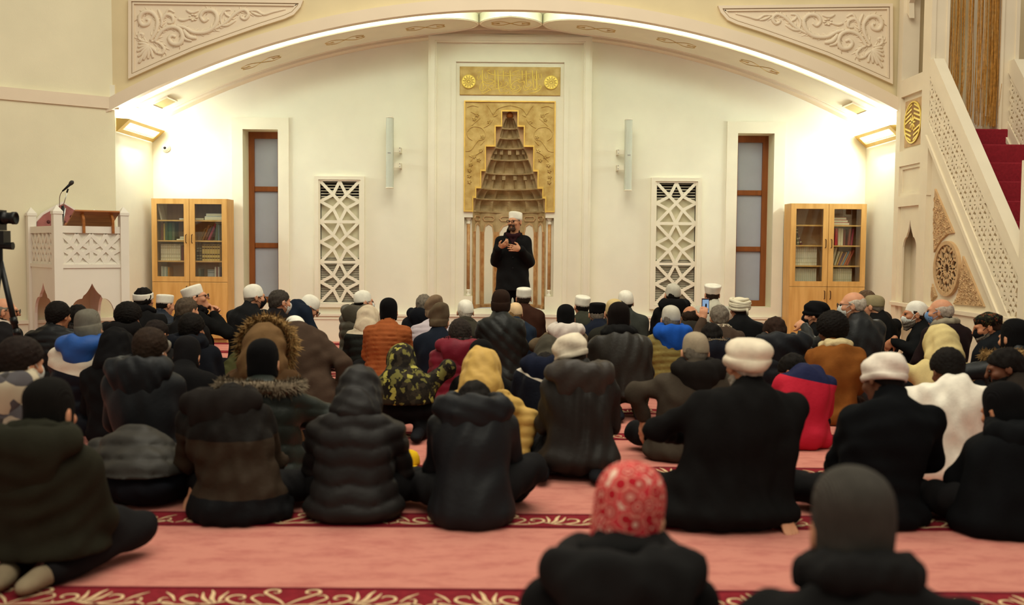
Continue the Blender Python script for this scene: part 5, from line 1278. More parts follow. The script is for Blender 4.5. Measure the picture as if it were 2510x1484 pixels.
    C.ell(hip + V3(0, -.005, -.01), (.185 * w, .155, .15), .05); C.ell((0, -.01, max(.05, hz - .10)), (.205 * w * flare, .175 * (.5 + .5 * flare), .10), .06)
    C.ell(L(.40) + V3(0, -.02, 0), (.172 * w, .130, .17), .08); C.ell(L(.72) + V3(0, -.03, 0), (.178 * w, .125, .17), .08)
    C.cone(SC + V3(0, -.01, -.035), SHR + V3(-.02, -.01, -.0), .074, .066 if not tee else .056, .06); C.cone(SC + V3(0, -.01, -.035), SHL + V3(.02, -.01, -.0), .074, .066 if not tee else .056, .06)
    C.cone(SC + V3(0, 0, -.02), SC + (nb - SC) * 1.2 + V3(0, .005, .025), .095, .072 * hs, .04)
    for i, (S_, E, W) in enumerate((AL, AR)):
        r0 = .068 if style in ('puffer', 'chevron', 'diag') else .060
        C.cone(S_, E, r0, r0 - .006, .045)
        if tee: C.cone(S_, S_ + (E - S_) * .1, .075, .072, .03)
        else: C.cone(E, W, r0 - .006, r0 - .016, .03)
    if tee:   # short sleeves: open them below the biceps
        for (S_, E, W) in (AL, AR): C.cone(S_ + (E - S_) * .95, W, .09, .09, .01, op='sub'); C.ell(S_ + (E - S_) * 1.0, (.075, .075, .075), .01, op='sub')
    if style == 'puffer': C.warp(lambda x, y, z: .013 * (1 - np.abs(np.sin(PI * (z + .25 * y) / sp)) ** .6))
    elif style == 'chevron': C.warp(lambda x, y, z: .015 * (1 - np.abs(np.sin(PI * (z - .22 * np.abs(np.abs(x - .0) - .09)) / sp)) ** .55))
    elif style == 'diag': C.warp(lambda x, y, z: .012 * (1 - np.abs(np.sin(PI * (z * .8 + x * .75) / sp)) ** .55))
    C.folds(fold * (.6 if style in ('puffer', 'chevron', 'diag') else 1), seed)
    C.plane((0, 0, 1), cut or .004)
    # neck opening
    C.cone(nb + V3(0, .01, .01), hc + R @ V3(0, -.02, -.02) * hs, .052 * hs, .056 * hs, .012, op='sub')
    co = put('t_shirt' if tee else 'coat', C.mesh('coat'), coat, root)
    hm = hoodm or coat
    if hood == 'down':
        q = hoodsize; D = SDF(SC - .34, SC + .34, .0125); b = SC + V3(0, -.075, .045)
        D.ell(b, (.150 * q, .080, .072 * q), .07); D.ell(b + V3(0, -.040, -.085 * q), (.105 * q, .042, .105 * q), .10); D.cone(SC + V3(-.085 * q, .05, .075), SC + V3(-.125 * q, -.05, .05), .036, .045, .05); D.cone(SC + V3(.085 * q, .05, .075), SC + V3(.125 * q, -.05, .05), .036, .045, .05)
        D.ell(SC + V3(0, -.030, .120), (.088 * q, .075, .065), .03, op='sub'); D.folds(.006, seed + 90, .8)
        D.cone(nb + V3(0, .02, -.02), hc, .062 * hs, .07 * hs, .02, op='sub')
        put('hood', D.mesh('hood'), hm, root)
    elif hood == 'up':
        D = SDF(hc - .32, hc + .32, .0125); q = hoodsize * hs
        D.ell(hc + R @ V3(0, -.02, .022) * hs, (.104 * q, .130 * q, .125 * q), .03, R); D.ell(hc + R @ V3(0, -.075, .03) * hs, (.075 * q, .085 * q, .085 * q), .05, R); D.cone(hc + R @ V3(0, -.02, -.03) * hs, SC + V3(0, -.005, .045), .100 * q, .125 * q, .05)
        D.ell(hc + R @ V3(0, .155, -.02) * hs, (.085 * q, .115 * q, .115 * q), .02, R, 'sub'); D.folds(.006, seed + 91, .7)
        if style == 'puffer': D.warp(lambda x, y, z: .008 * (1 - np.abs(np.sin(PI * (y - .6 * z) / sp)) ** .6))
        D.cone(hc + R @ V3(0, .06, -.0) * hs, SC + V3(0, .10, -.06), .07, .06, .02, op='sub')
        put('hood', D.mesh('hood'), hm, root)
    if collar:
        D = SDF(nb - .22, nb + .22, .010); cm, cr_, chh = collar[:3]; zo = collar[3] if len(collar) > 3 else 0.0
        for i in range(16):
            a = 2 * PI * i / 16; b = 2 * PI * (i + 1) / 16; p = lambda t: nb + V3(cr_ * math.cos(t), cr_ * 1.02 * math.sin(t) + .012, .012 + zo - .028 * math.sin(t)); D.cone(p(a), p(b), chh, chh, .02)
        D.folds(.006, seed + 92, .5); put('collar', D.mesh('collar'), cm, root)
    MH = Matrix.Translation(hc) @ Matrix(R.tolist()).to_4x4() @ Matrix.Scale(hs, 4)
    if hair and not (hood == 'up'):
        put('hair', hair_mesh('under' if hat and hat != 'band' else hair), hairm, root, MH)
    if hat: put('hat', hat_mesh(hat), hatm or knit('111011'), root, MH)
    for ex in extras:
        if ex == 'mask' or ex == 'chinmask' or ex == 'blackmask' or ex == 'bluemask':
            D = SDF((-.13, -.06, -.16), (.13, .17, .10), .008); D.ell((0, .034, -.035), (.066, .078, .084)); D.ell((0, .088, -.030), (.030, .035, .032), .03); D.plane((0, 1, 0), .045)
            zt_ = {'chinmask': -.040}.get(ex, .0); D.plane((0, .3, -1), -zt_ + .03 - .03); D.ell((0, .030, -.035), (.058, .070, .076), .01, op='sub')
            mm = cloth('1A1A1C') if ex == 'blackmask' else cloth('6F8FB8') if ex == 'bluemask' else cloth('D8DAD2')
            fm_ = put('face_mask', D.mesh('face_mask'), mm, root, MH)
            for sg in (-1, 1):
                st = MB().tube([(sg * .060, .052, zt_ - .012), (sg * .078, .02, .008), (sg * .087, -.012, .012), (sg * .086, -.02, -.012), (sg * .064, .045, -.055)], .0025, 5); me = bpy.data.meshes.new('ear_loop'); me.from_pydata(st.v, [], st.f); me.materials.append(mm)
                o = bpy.data.objects.new('ear_loop', me); COL.objects.link(o); o.parent = fm_
        elif ex == 'glasses':
            gm = mat('spectacle_frame', '1D1714', .35, .05); st = MB()
            for sg in (-1, 1):
                st.tube([(sg * .032 + .023 * math.cos(t), .118 - .004 * math.cos(t) * sg, .010 + .017 * math.sin(t)) for t in [2 * PI * i / 14 for i in range(15)]], .0026, 5, False); st.tube([(sg * .054, .112, .016), (sg * .078, .06, .017), (sg * .086, -.004, .014)], .0026, 5)
            st.tube([(-.009, .120, .012), (.009, .120, .012)], .0026, 5); me = bpy.data.meshes.new('glasses'); me.from_pydata(st.v, [], st.f); put('glasses', me, gm, root, MH)
        elif ex.startswith('beard'):
            D = SDF((-.12, -.06, -.22), (.12, .16, .06), .008); D.ell((0, .034, -.062), (.062, .070, .062)); D.cone((0, .07, -.08), (0, .075, -.125 if ex != 'beard_long' else -.17), .042, .026, .03); D.ell((0, .100, -.036), (.030, .016, .008), .01)
            D.ell((0, .075, .03), (.085, .10, .068), .015, op='sub'); D.ell((0, .108, -.054), (.022, .020, .008), .006, op='sub'); D.plane((0, 1, 0), .0); D.noise(.004, 5, 130)
            put('beard', D.mesh('beard'), {'beard_white': HW, 'beard_long': HW, 'beard_grey': HG}.get(ex, HB), root, MH)
    return root, dict(hc=hc, R=R, SC=SC, nb=nb, MH=MH, AL=AL, AR=AR, K=K, hip=hip)
# ================================================================== the preacher, standing before the mihrab
def preacher():
    d = 12.45; g = at(1257, 650, d); root = empty('person', (g.x, d, 0), PI)
    tag(root, 'standing preacher in black overcoat, white cap and glasses gesturing before the mihrab', 'person')
    hc = V3(-.02, .02, 1.597); R = rotm(-28, 2, 0)
    lo, hi = V3(-.42, -.30, 0), V3(.42, .52, 1.80)
    B = SDF(lo, hi, .0075)
    SHr, SHl = V3(.155, 0, 1.355), V3(-.155, 0, 1.355); Er, El = V3(.215, .04, 1.11), V3(-.205, .04, 1.10); Wr, Wl = V3(.185, .25, 1.265), V3(-.10, .26, 1.25)
    B.cone((0, 0, .92), (0, 0, 1.32), .12, .12, .05); B.cone(SHr, SHl, .05, .05, .05); B.cone((0, .0, 1.36), hc + R @ V3(0, -.03, -.055), .058, .054, .03)
    for S_, E, W in ((SHr, Er, Wr), (SHl, El, Wl)): B.cone(S_, E, .045, .038, .02); B.cone(E, W, .038, .028, .02)
    hand(B, Wr + V3(-.01, .02, .012), (-.75, .25, .35), (-.2, -.55, .75), 1, 1.0, (38, 30))
    hand(B, Wl + V3(.01, .02, .012), (.85, .30, .12), (.25, -.95, .0), -1, 1.0, (22, 25), True, .08)
    for s in (-1, 1): B.cone((s * .09, 0, .92), (s * .10, 0, .50), .085, .06, .03); B.cone((s * .10, 0, .50), (s * .10, -.02, .09), .052, .036, .03); B.cone((s * .10, -.02, .06), (s * .13, .14, .04), .04, .03, .02)
    H = lambda c, r, k=.02, op='add': B.ell(hc + R @ np.array(c), r, k, R, op)
    H((0, -.014, .028), (.074, .095, .086)); H((0, .030, -.030), (.060, .064, .080), .03); H((0, .072, -.094), (.028, .022, .022), .03); H((0, .080, .028), (.052, .018, .012), .02)
    B.cone(hc + R @ V3(0, .096, .018), hc + R @ V3(0, .116, -.018), .009, .014, .012); H((0, .094, -.048), (.022, .011, .006), .005); H((0, .089, -.066), (.020, .013, .007), .005); H((0, .098, -.057), (.016, .012, .006), .004, 'sub')
    for sg in (-1, 1):
        H((sg * .030, .104, .010), (.015, .012, .009), .008, 'sub'); H((sg * .045, .066, -.018), (.022, .024, .02), .02); H((sg * .081, -.006, -.004), (.010, .021, .033), .01)
    put('body', B.mesh('body'), skin('C48A66'), root)
    MH = Matrix.Translation(hc) @ Matrix(R.tolist()).to_4x4()
    for sg in (-1, 1):
        e = MB(); e.lathe([(.0001, -.009), (.007, -.006), (.009, 0), (.007, .006), (.0001, .009)], n=10); me = bpy.data.meshes.new('eye'); me.from_pydata(e.v, [], e.f); me.shade_smooth(); put('eye', me, mat('eye_dark', '2A1C14', .2, .1), root, MH @ Matrix.Translation((sg * .030, .092, .011)))
    put('hair', hair_mesh('under'), HG, root, MH); put('hat', hat_mesh('kufi'), cloth('E9E3D2', .8), root, MH)
    D = SDF((-.12, -.06, -.18), (.12, .16, .06), .006); D.ell((0, .052, -.080), (.040, .054, .040)); D.ell((0, .102, -.037), (.034, .014, .008), .012); D.cone((.034, .085, -.04), (.03, .08, -.085), .012, .015, .02); D.cone((-.034, .085, -.04), (-.03, .08, -.085), .012, .015, .02)
    D.ell((0, .108, -.056), (.022, .022, .011), .006, op='sub'); D.plane((0, 1, 0), .045); D.noise(.002, 5, 130); put('beard', D.mesh('beard'), hairc('4A382C'), root, MH)
    gm = mat('spectacle_frame', '1D1714', .35, .05); st = MB()
    for sg in (-1, 1):
        st.tube([(sg * .032 + .023 * math.cos(t), .118, .010 + .015 * math.sin(t)) for t in [2 * PI * i / 14 for i in range(15)]], .0028, 5, False); st.tube([(sg * .054, .112, .016), (sg * .078, .06, .017), (sg * .086, -.004, .014)], .0028, 5)
    st.tube([(-.009, .120, .012), (.009, .120, .012)], .0028, 5); me = bpy.data.meshes.new('glasses'); me.from_pydata(st.v, [], st.f); put('glasses', me, gm, root, MH)
    C = SDF(lo, hi, .0095)
    C.ell((0, -.01, 1.24), (.180, .140, .20), .08); C.cone((0, 0, 1.20), (0, 0, .95), .165, .180, .08, .74); C.cone((0, 0, 1.0), (0, .0, .70), .185, .225, .06, .78)
    C.cone(SHr - V3(.03, 0, .01), SHl + V3(.03, 0, -.01), .070, .070, .06); C.cone((0, 0, 1.38), (0, -.01, 1.475), .105, .088, .04)
    for S_, E, W in ((SHr, Er, Wr), (SHl, El, Wl)): C.cone(S_, E, .072, .066, .04); C.cone(E, W, .066, .054, .03)
    C.folds(.006, 77, 1.3); C.cone((0, .03, 1.40), (0, .05, 1.56), .060, .078, .02, op='sub'); C.plane((0, 0, 1), .745)
    C.cone((.012, .22, .70), (.004, .20, 1.0), .014, .004, .01, op='sub')
    blk = cloth('131212', .75); coat = put('overcoat', C.mesh('overcoat'), blk, root)
    for sg in (-1, 1):       # turned-up collar and lapels
        MB().prism([(sg * .02, 1.25), (sg * .125, 1.41), (sg * .11, 1.47), (sg * .05, 1.40)], lambda x, z: (x, .155 - abs(x) * .35 - (z - 1.25) * .25, z), lambda x, z: (x, .135 - abs(x) * .35 - (z - 1.25) * .25, z)).build('lapel', blk, coat)
    K = SDF((-.2, -.2, 1.25), (.2, .25, 1.6), .010)
    for i in range(20):
        a, b = 2 * PI * i / 20, 2 * PI * (i + 1) / 20; p = lambda t: V3(.086 * math.cos(t), .02 + .082 * math.sin(t), 1.445 - .02 * math.sin(t)); K.cone(p(a), p(b), .020, .020, .02)
    K.cone((.055, .08, 1.44), (.0, .125, 1.33), .022, .016, .02); K.cone((-.055, .08, 1.44), (.0, .125, 1.33), .022, .016, .02); put('scarf', K.mesh('scarf'), cloth('2A1418'), root)
    for z in (1.16, 1.03): mb = MB(); mb.lathe([(.011, 0), (.009, .004)], n=8); mb.v = [(a, .15 + c, z + b) for a, b, c in mb.v]; mb.build('button', blackm, coat)
    T = SDF((-.3, -.25, 0), (.3, .25, .98), .012)
    for s in (-1, 1): T.cone((s * .085, 0, .9), (s * .10, 0, .5), .10, .078, .04); T.cone((s * .10, 0, .5), (s * .10, -.02, .07), .075, .065, .03)
    T.folds(.005, 8); T.plane((0, 0, 1), .03); put('trousers', T.mesh('trousers'), cloth('141416'), root)
    for s in (-1, 1):
        F_ = SDF((s * .11 - .12, -.14, -.01), (s * .11 + .12, .26, .16), .009); F_.cone((s * .10, -.03, .05), (s * .125, .10, .045), .05, .048, .02); F_.ell((s * .135, .15, .035), (.048, .065, .034), .03); F_.plane((0, 0, 1), .004); put('shoe', F_.mesh('shoe'), leather('0F0E0E'), root)
preacher()

# ================================================================== the congregation
black = cloth('151414'); black2 = cloth('1B1A1A'); jet = shell('131417'); navy = cloth('181C28'); char = cloth('232121')
wcap = cloth('E6E0D0', .85, .0015, 160); gcap = cloth('BDB6A6', .85, .0015, 160); ivory = cloth('D9CBB4', .9, .002, 60); bk = knit('0F0E0F')
# --- nearest
paisley = blotch_mat('red_paisley_print', [(0, 'C22A34'), (.22, 'E0B6A0'), (.30, 'B01E2A'), (.52, 'D88F7C'), (.60, 'C8323C'), (.8, 'E3C2AC')], 30, .85, 'rings')
person('person in red paisley-print beanie and black hooded coat, nearest the camera', 2.3, 1490, 1541, 1136, lean=.06, hyaw=-18, pitch=18, hroll=6, w=1.02, coat=black, hood='down', hoodm=black2, hoodsize=1.1, collar=(black, .082, .04, .02), fold=.011, hat='beanie', hatm=paisley, hairm=HB, hcoat=.010, hb=.0095)
person('person in dark grey wool beanie and black coat at bottom right', 2.06, 2095, 2089, 1143, lean=.06, pitch=8, w=1.32, coat=black, collar=(black2, .086, .042, .018), hat='beanie', hatm=knit('403C37'), hairm=HB, hcoat=.010, hb=.0095, fold=.012)
# --- first full row
beige_sock = cloth('8A7A62')
person('person in dark olive hooded jacket kneeling at the left edge, shoe soles showing', 3.78, 108, 122, 925, lean=.05, pitch=8, w=1.08, legs='kneel', coat=cloth('24231A'), collar=(cloth('24231A'), .09, .045, .02), hood='down', hoodsize=1.15, hat='beanie', hatm=knit('141210'), hairm=HB, kneeup=(1, (.25, .24, .11), (.08, -.13, .05)), sock={0: beige_sock, 1: beige_sock}, flare=1.05, hyaw=-12, cut=.10)
person('person in charcoal grey puffer bent far forward over the carpet', 4.80, 345, 350, 1100, lean=.42, pitch=65, w=1.12, coat=shell('2F2C28'), style='puffer', sp=.075, hairm=HB, ysh=1098, pants=cloth('14151A'), cut=.16, ra=((.27, .1, .22), (.25, .0, .07)))
person('person in brown jacket with black hem and dark hood lying on the back, head bowed', 4.6, 588, 566, 952, lean=.26, pitch=50, w=1.08, coat=zone_mat('brown_black_jacket', [(0, '101012'), (.12, '2F241A'), (.37, '171412')]), hood='down', hoodm=cloth('1E1A18'), hoodsize=1.15, hairm=HB, ysh=985, flare=1.12, fold=.009)
person('person in black chevron-quilted puffer with hood up over a bowed head', 4.62, 868, 882, 910, lean=.20, pitch=38, w=1.08, coat=shell('1B1817'), style='chevron', sp=.085, hood='up', hairm=HB, flare=1.1)
person('person in plain black rain jacket, knees spread, hood down, head bowed', 4.55, 1160, 1163, 946, lean=.26, pitch=55, w=.98, coat=jet, hood='down', hoodsize=1.12, hairm=HB, ysh=1000, flare=1.0, kneeup=(1, (.28, .24, .20), (.21, .36, .05)), sock={1: cloth('22242C')}, fold=.006)
person('old man in ivory roll hat and white beard, long black coat, hand on carpet', 4.55, 1775, 1830, 830, lean=.13, pitch=6, hyaw=14, w=1.32, coat=cloth('131212', .95), hat='roll', hatm=ivory, hairm=HW, extras=('beard_long',), flare=1.35, hipz=.17,
       la=((-.29, .10, .42), (-.06, .34, .33)), ra=((.29, -.04, .36), (.265, -.06, .09)), hands={'r': dict(f=(.15, -.55, -.35), n=(0, -.3, -.95), curl=(8, 12), thumb=-1)}, fold=.008)
person('man in black coat with tilted white cloth cap, left of the white T-shirt', 4.6, 2150, 2168, 868, lean=.14, pitch=22, hyaw=24, hroll=10, w=1.15, coat=cloth('0D0E10', .95), hat='soft', hatm=cloth('E0D5C6', .9), hairm=HB, sk=SK3, flare=1.15, hs=1.02)
person('person in black hoodie and beanie at the right edge, thigh along carpet', 4.45, 2480, 2462, 937, lean=.18, pitch=20, hyaw=22, w=1.15, coat=cloth('0C0D0F'), hood='down', hat='beanie', hatm=bk, hairm=HB, sk=SK2, slim=1.0, flare=1.05)
# --- second row
person('man in black weatherproof jacket with shiny hood and ivory cap', 5.5, 1425, 1402, 822, lean=.14, pitch=24, hyaw=22, hroll=-12, w=1.0, coat=shell('231F1C'), hood='down', hoodm=leather('332C27'), hoodsize=1.18, hat='soft', hatm=ivory, hairm=HD, legs='kneel', flare=1.15, sock={0: cloth('17171A')}, kneeup=(0, (-.18, .36, .10), (-.21, -.10, .06)), fold=.008)
person('man in plain white T-shirt with short black hair and elbows out', 5.5, 2318, 2325, 858, lean=.16, pitch=28, w=.97, coat=cloth('E4DBCB', .85), tee=True, hair='curly', hairm=HB, sk=SK3, la=((-.31, .14, .42), (-.14, .34, .34)), ra=((.28, .06, .28), (.16, .30, .2)), pants=cloth('17171A'), ysh=930, fold=.007)
person('child in yellow puffer with hood up', 5.65, 1187, 1180, 858, lean=.16, pitch=18, w=.98, hs=.97, coat=shell('C09A50'), style='puffer', sp=.062, hood='up', hoodsize=1.12, hairm=HD, flare=1.08, ra=((.26, .05, .28), (.22, .0, .10)))
person('man with brown hair and ear showing in black padded jacket, hood down, left side', 5.45, 356, 368, 806, lean=.12, pitch=14, w=1.05, coat=shell('17181B'), hood='down', hoodsize=1.12, hair='curly', hairm=HD, hyaw=-8, extras=('mask',))
r_, q_ = person('man in black beanie with grey fur collar on dark green puffer', 5.3, 655, 645, 830, lean=.08, pitch=8, w=1.12, coat=leather('1C211C'), style='puffer', sp=.10, hat='beanie', hatm=bk, hairm=HB, ra=((.31, .10, .34), (.06, .34, .26)))
SC = q_['SC']; fur_strands('fur_collar', [tuple(SC + V3(-.19, .06, .03)), tuple(SC + V3(-.17, -.08, .03)), tuple(SC + V3(0, -.13, .035)), tuple(SC + V3(.17, -.08, .03)), tuple(SC + V3(.19, .06, .03))], .058, .035, 1700, furg, r_, 5)
r_, q_ = person('person with raised brown hood edged in golden fur', 6.05, 655, 650, 800, lean=.06, pitch=0, w=1.1, coat=cloth('4A3420'), hood='up', hoodsize=1.22, hoodm=cloth('6A5034'), hairm=HB)
hc = q_['hc']; fur_strands('fur_trim', [tuple(hc + V3(.155 * math.cos(a), .04, .02 + .165 * math.sin(a))) for a in [math.radians(t) for t in range(-50, 231, 20)]], .045, .045, 2000, furm, r_, 6)
camo = blotch_mat('grey_camouflage_print', [(0, '3A3634'), (.3, '9A8E7C'), (.55, '4E4A4C'), (.75, 'B0A48C')], 11)
person('person in grey camouflage jacket with curly brown hair and mask at left edge', 4.62, 20, 50, 828, lean=.10, pitch=12, hyaw=-28, w=1.1, coat=camo, hood='down', hair='curly', hairm=hairc('1E1410'), extras=('mask',), sk=SK1)
person('man in blue, white and navy puffer with grey knit beanie, hand on carpet', 6.7, 192, 218, 758, lean=.10, pitch=6, hroll=-6, w=1.12, coat=zone_mat('blue_white_navy', [(0, '12141C'), (.40, 'D3C6B2'), (.61, '234C8E')], (.22, 0, .975), .55, .004, 30), style='puffer', sp=.10, hood='down', hoodm=shell('234C8E'), hoodsize=.95, hat='knit', hatm=knit('6A655A'), hairm=HG, ra=((.26, -.02, .33), (.20, -.06, .09)), hands={'r': dict(f=(.3, .3, -.55), n=(0, .3, -.9), curl=(10, 15), thumb=-1)})
person('person with pointed black hood up beside the blue and white puffer', 6.45, 288, 288, 803, lean=.10, pitch=5, w=1.0, coat=cloth('100F10'), hood='up', hairm=HB)
person('person in black with close black cap behind brown-haired man', 6.3, 470, 458, 826, lean=.10, pitch=25, w=1.0, coat=cloth('121112'), hat='beanie', hatm=cloth('161415'), hairm=HB, hs=.97)
person('man in long brown wool coat kneeling, head bowed under a white cap', 7.15, 764, 722, 782, lean=.28, pitch=42, hyaw=12, w=1.05, coat=cloth('43342A', .95), legs='kneel', hipz=.24, flare=1.15, hat='cap', hatm=wcap, hairm=HB, ysh=795, ra=((.235, .0, .42), (.215, .04, .18)), la=((-.24, .12, .4), (-.1, .3, .3)))
letters = blotch_mat('olive_letter_print', [(0, '1C1814'), (.34, '6A6434'), (.5, '26211A'), (.66, 'A39A4A'), (.74, '332C22')], 34)
person('child in black and olive printed hoodie, hood up', 6.6, 1000, 985, 840, lean=.08, pitch=5, w=.95, hs=.92, coat=letters, hood='up', hoodsize=.95, legs='kneel', hipz=.22, pants=cloth('121112'), cut=.24, ra=((.27, .06, .46), (.24, .26, .42)), flare=.9)
r_, q_ = person('person in dark red puffer with black fur-edged hood', 7.65, 1112, 1128, 786, lean=.12, pitch=28, w=1.02, coat=shell('6E1526'), style='puffer', sp=.07, hood='down', hair='curly', hairm=furd)
SC = q_['SC']; fur_strands('fur_trim', [tuple(SC + V3(-.11, .02, .075)), tuple(SC + V3(-.08, -.08, .085)), tuple(SC + V3(.06, -.08, .09)), tuple(SC + V3(.12, .02, .08))], .038, .03, 700, furd, r_, 8)
person('person in black beanie hidden behind the yellow hood', 6.75, 1185, 1180, 832, lean=.10, pitch=10, w=.95, coat=black, hat='beanie', hatm=bk, hairm=HB)
person('man in black diagonal-quilted leather jacket with brown knit hat', 9.0, 1237, 1228, 710, lean=.06, pitch=2, w=1.0, coat=leather('191A18'), style='diag', sp=.085, hat='knit', hatm=knit('2C1E17'), hairm=HB, legs='kneel', extras=())
person('person in navy jacket with white yoke and jeans, bent forward', 6.2, 1345, 1338, 872, lean=.20, pitch=45, w=.98, coat=zone_mat('navy_white_jacket', [(0, '10121C'), (.40, 'D2C6B4'), (.515, '161A2A')], (.35, 0, .94), .6), hood='down', hoodm=cloth('171B2B'), hairm=HB, pants=cloth('243142'), ysh=890)
person('person with grey-brown hood up behind the navy and white jacket', 7.3, 1352, 1345, 826, lean=.14, pitch=25, w=.98, coat=cloth('454036'), hood='up', hairm=HD)
person('man in black leather jacket and beanie kneeling on olive trousers', 7.45, 1540, 1517, 740, lean=.10, pitch=6, w=1.1, coat=leather('28241F'), hat='beanie', hatm=knit('17110F'), hairm=HB, collar=(black, .095, .045), legs='kneel', pants=cloth('33341F'), cut=.17, hipz=.24, sock={0: cloth('1A1A20'), 1: cloth('1A1A20')}, fold=.009, sk=SK3)
person('man in mustard puffer with blue hood and pale cap', 8.5, 1648, 1644, 749, lean=.10, pitch=10, w=1.0, coat=shell('86753E'), style='puffer', sp=.055, hood='down', hoodm=cloth('1D4FA6'), hat='cap', hatm=gcap, hairm=HG)
person('man in grey-brown wool coat with beige cap, black scarf and bare hand on carpet', 6.0, 1690, 1704, 815, lean=.12, pitch=14, w=1.18, coat=cloth('413930', .95), hood='down', hoodm=cloth('1D1A18'), hoodsize=.95, hat='cap', hatm=cloth('9B8C76', .9), hairm=HG, flare=1.1, la=((-.32, .02, .40), (-.255, .06, .24)), hands={'l': dict(f=(-.2, .2, -.8), n=(.6, .3, -.6), curl=(20, 20), thumb=1)})
r_, q_ = person('person in navy parka with fur-edged hood, black hair, behind the beige cap', 7.6, 1765, 1745, 796, lean=.14, pitch=38, w=1.0, coat=cloth('181A22'), hood='down', hoodsize=1.1, hairm=HB)
SC = q_['SC']; fur_strands('fur_trim', [tuple(SC + V3(-.14, .02, .06)), tuple(SC + V3(-.09, -.10, .10)), tuple(SC + V3(.07, -.11, .105)), tuple(SC + V3(.15, -.02, .07))], .02, .022, 500, furg, r_, 9)
person('man with shaved brown head in bulky black puffer with large hood', 7.7, 1925, 1900, 779, lean=.14, pitch=32, hyaw=18, w=1.25, coat=shell('14161B'), hood='down', hoodsize=1.35, hairm=hairc('2A1A12'), sk=SK2, style='puffer', sp=.11)
person('child in red jacket with navy yoke, head bowed to the left', 6.4, 1968, 1945, 872, yaw=10, hyaw=45, lean=.20, pitch=42, w=.95, hs=.95, coat=zone_mat('red_navy_jacket', [(0, 'B51F33'), (.43, '1D2140')], (.2, 0, .98), .75), collar=(cloth('B51F33'), .085, .03), hairm=HB, sk=SK2, ysh=905, pants=cloth('17171C'), fold=.011)
person('person with large black afro in rust corduroy jacket with cream collar', 7.3, 2045, 2040, 774, lean=.10, pitch=5, hyaw=15, w=1.05, coat=cloth('7E4B20', .95), hair='afro', hairm=HB, sk=SK3, collar=(cloth('D2BE90', .95, .006, 90), .088, .032), pants=cloth('2A1A14'), fold=.011)
person('person in cream hoodie with hood up behind the white T-shirt', 7.0, 2302, 2305, 798, lean=.08, pitch=5, w=1.0, coat=cloth('CDB981'), hood='up', hoodsize=1.08, hairm=HB, la=((-.34, .12, .42), (-.2, .3, .3)), ra=((.28, .10, .40), (.15, .3, .3)))
r_, q_ = person('man in black leather parka with brown fur collar at right edge', 6.75, 2475, 2487, 781, yaw=10, hyaw=20, lean=.10, pitch=8, w=1.2, coat=leather('15181A'), hat='beanie', hatm=bk, hairm=HB, la=((-.34, .12, .42), (-.25, .34, .34)))
SC = q_['SC']; fur_strands('fur_collar', [tuple(SC + V3(-.22, .10, .02)), tuple(SC + V3(-.18, -.07, .04)), tuple(SC + V3(0, -.12, .05)), tuple(SC + V3(.18, -.07, .04))], .05, .035, 1300, furm, r_, 10)
person('bearded man in profile looking down in dark brown coat at right edge', 5.95, 2490, 2466, 852, yaw=35, hyaw=72, lean=.10, pitch=20, w=1.05, coat=cloth('28211C'), hairm=HB, sk=SK3, extras=('beard', 'face'), hb=.009)
brocade = blotch_mat('black_brocade', [(0, '14140F'), (.45, '3A3A24'), (.6, '1A1812'), (.8, '6A3A24')], 60)
person('man with black embroidered four-cornered cap and dark mask looking left', 7.95, 2440, 2422, 765, yaw=25, hyaw=72, lean=.10, pitch=18, w=1.05, coat=cloth('15171A'), hat='emb', hatm=brocade, hairm=HD, sk=SK2, extras=('blackmask', 'face', 'beard_grey'), hb=.009)
# --- right rear
person('man in white ribbed cap with mask under chin and prayer beads, facing left', 9.35, 2240, 2243, 738, yaw=58, hyaw=82, lean=.06, pitch=2, w=1.1, coat=cloth('111213'), hat='cap', hatm=cloth('E8E3D6', .85, .003, 120), hairm=HD, sk=SK2, extras=('chinmask', 'face', 'beard_grey'), la=((-.28, -.06, .36), (-.20, .12, .43)), hands={'l': dict(f=(.1, .5, -.6), n=(.8, .1, -.3), curl=(30, 35), thumb=1)})
person('bald man with pale collar, blue mask and dark plum coat by minbar', 8.5, 2312, 2305, 730, yaw=18, hyaw=58, lean=.06, pitch=2, w=1.15, coat=cloth('231819'), hair='bald', hairm=hairc('A89A8C'), extras=('bluemask', 'face'), collar=(cloth('8E8470'), .085, .028))
person('balding man with glasses and mask in black leather jacket, right of centre', 8.3, 2098, 2090, 713, yaw=15, hyaw=70, lean=.06, pitch=4, w=1.18, coat=leather('1B1C1D'), hair='bald', hairm=HW, extras=('mask', 'glasses', 'face'), la=((-.25, .20, .46), (-.22, .42, .60)), hands={'l': dict(f=(.0, .9, .2), n=(.6, -.2, -.6), curl=(25, 30), thumb=1)})
person('man in backwards beige cap and black coat, behind the leather jacket', 9.7, 2152, 2140, 723, yaw=10, hyaw=50, lean=.06, pitch=8, w=1.05, coat=black, hat='ball', hatm=cloth('8F8262'), hairm=HG)
person('brown-haired man in dark brown coat rearmost at right, beside bookcase', 10.5, 2150, 2122, 710, yaw=15, hyaw=40, lean=.08, w=1.1, coat=cloth('2A201C'), hairm=hairc('5A4634'))
person('man in soft black cap and black mask before right bookcase, looking left', 9.2, 1995, 1998, 738, yaw=20, hyaw=62, lean=.08, pitch=5, w=1.05, coat=cloth('111112'), hat='soft', hatm=cloth('0F0F10'), hairm=HD, extras=('blackmask', 'face'), sk=SK1)
person('man in white wound turban and black cloak right of phone', 9.9, 1826, 1812, 728, lean=.08, pitch=5, hyaw=10, w=1.1, coat=cloth('121213'), hat='turban', hatm=cloth('DCD2B8', .9), hairm=HD)
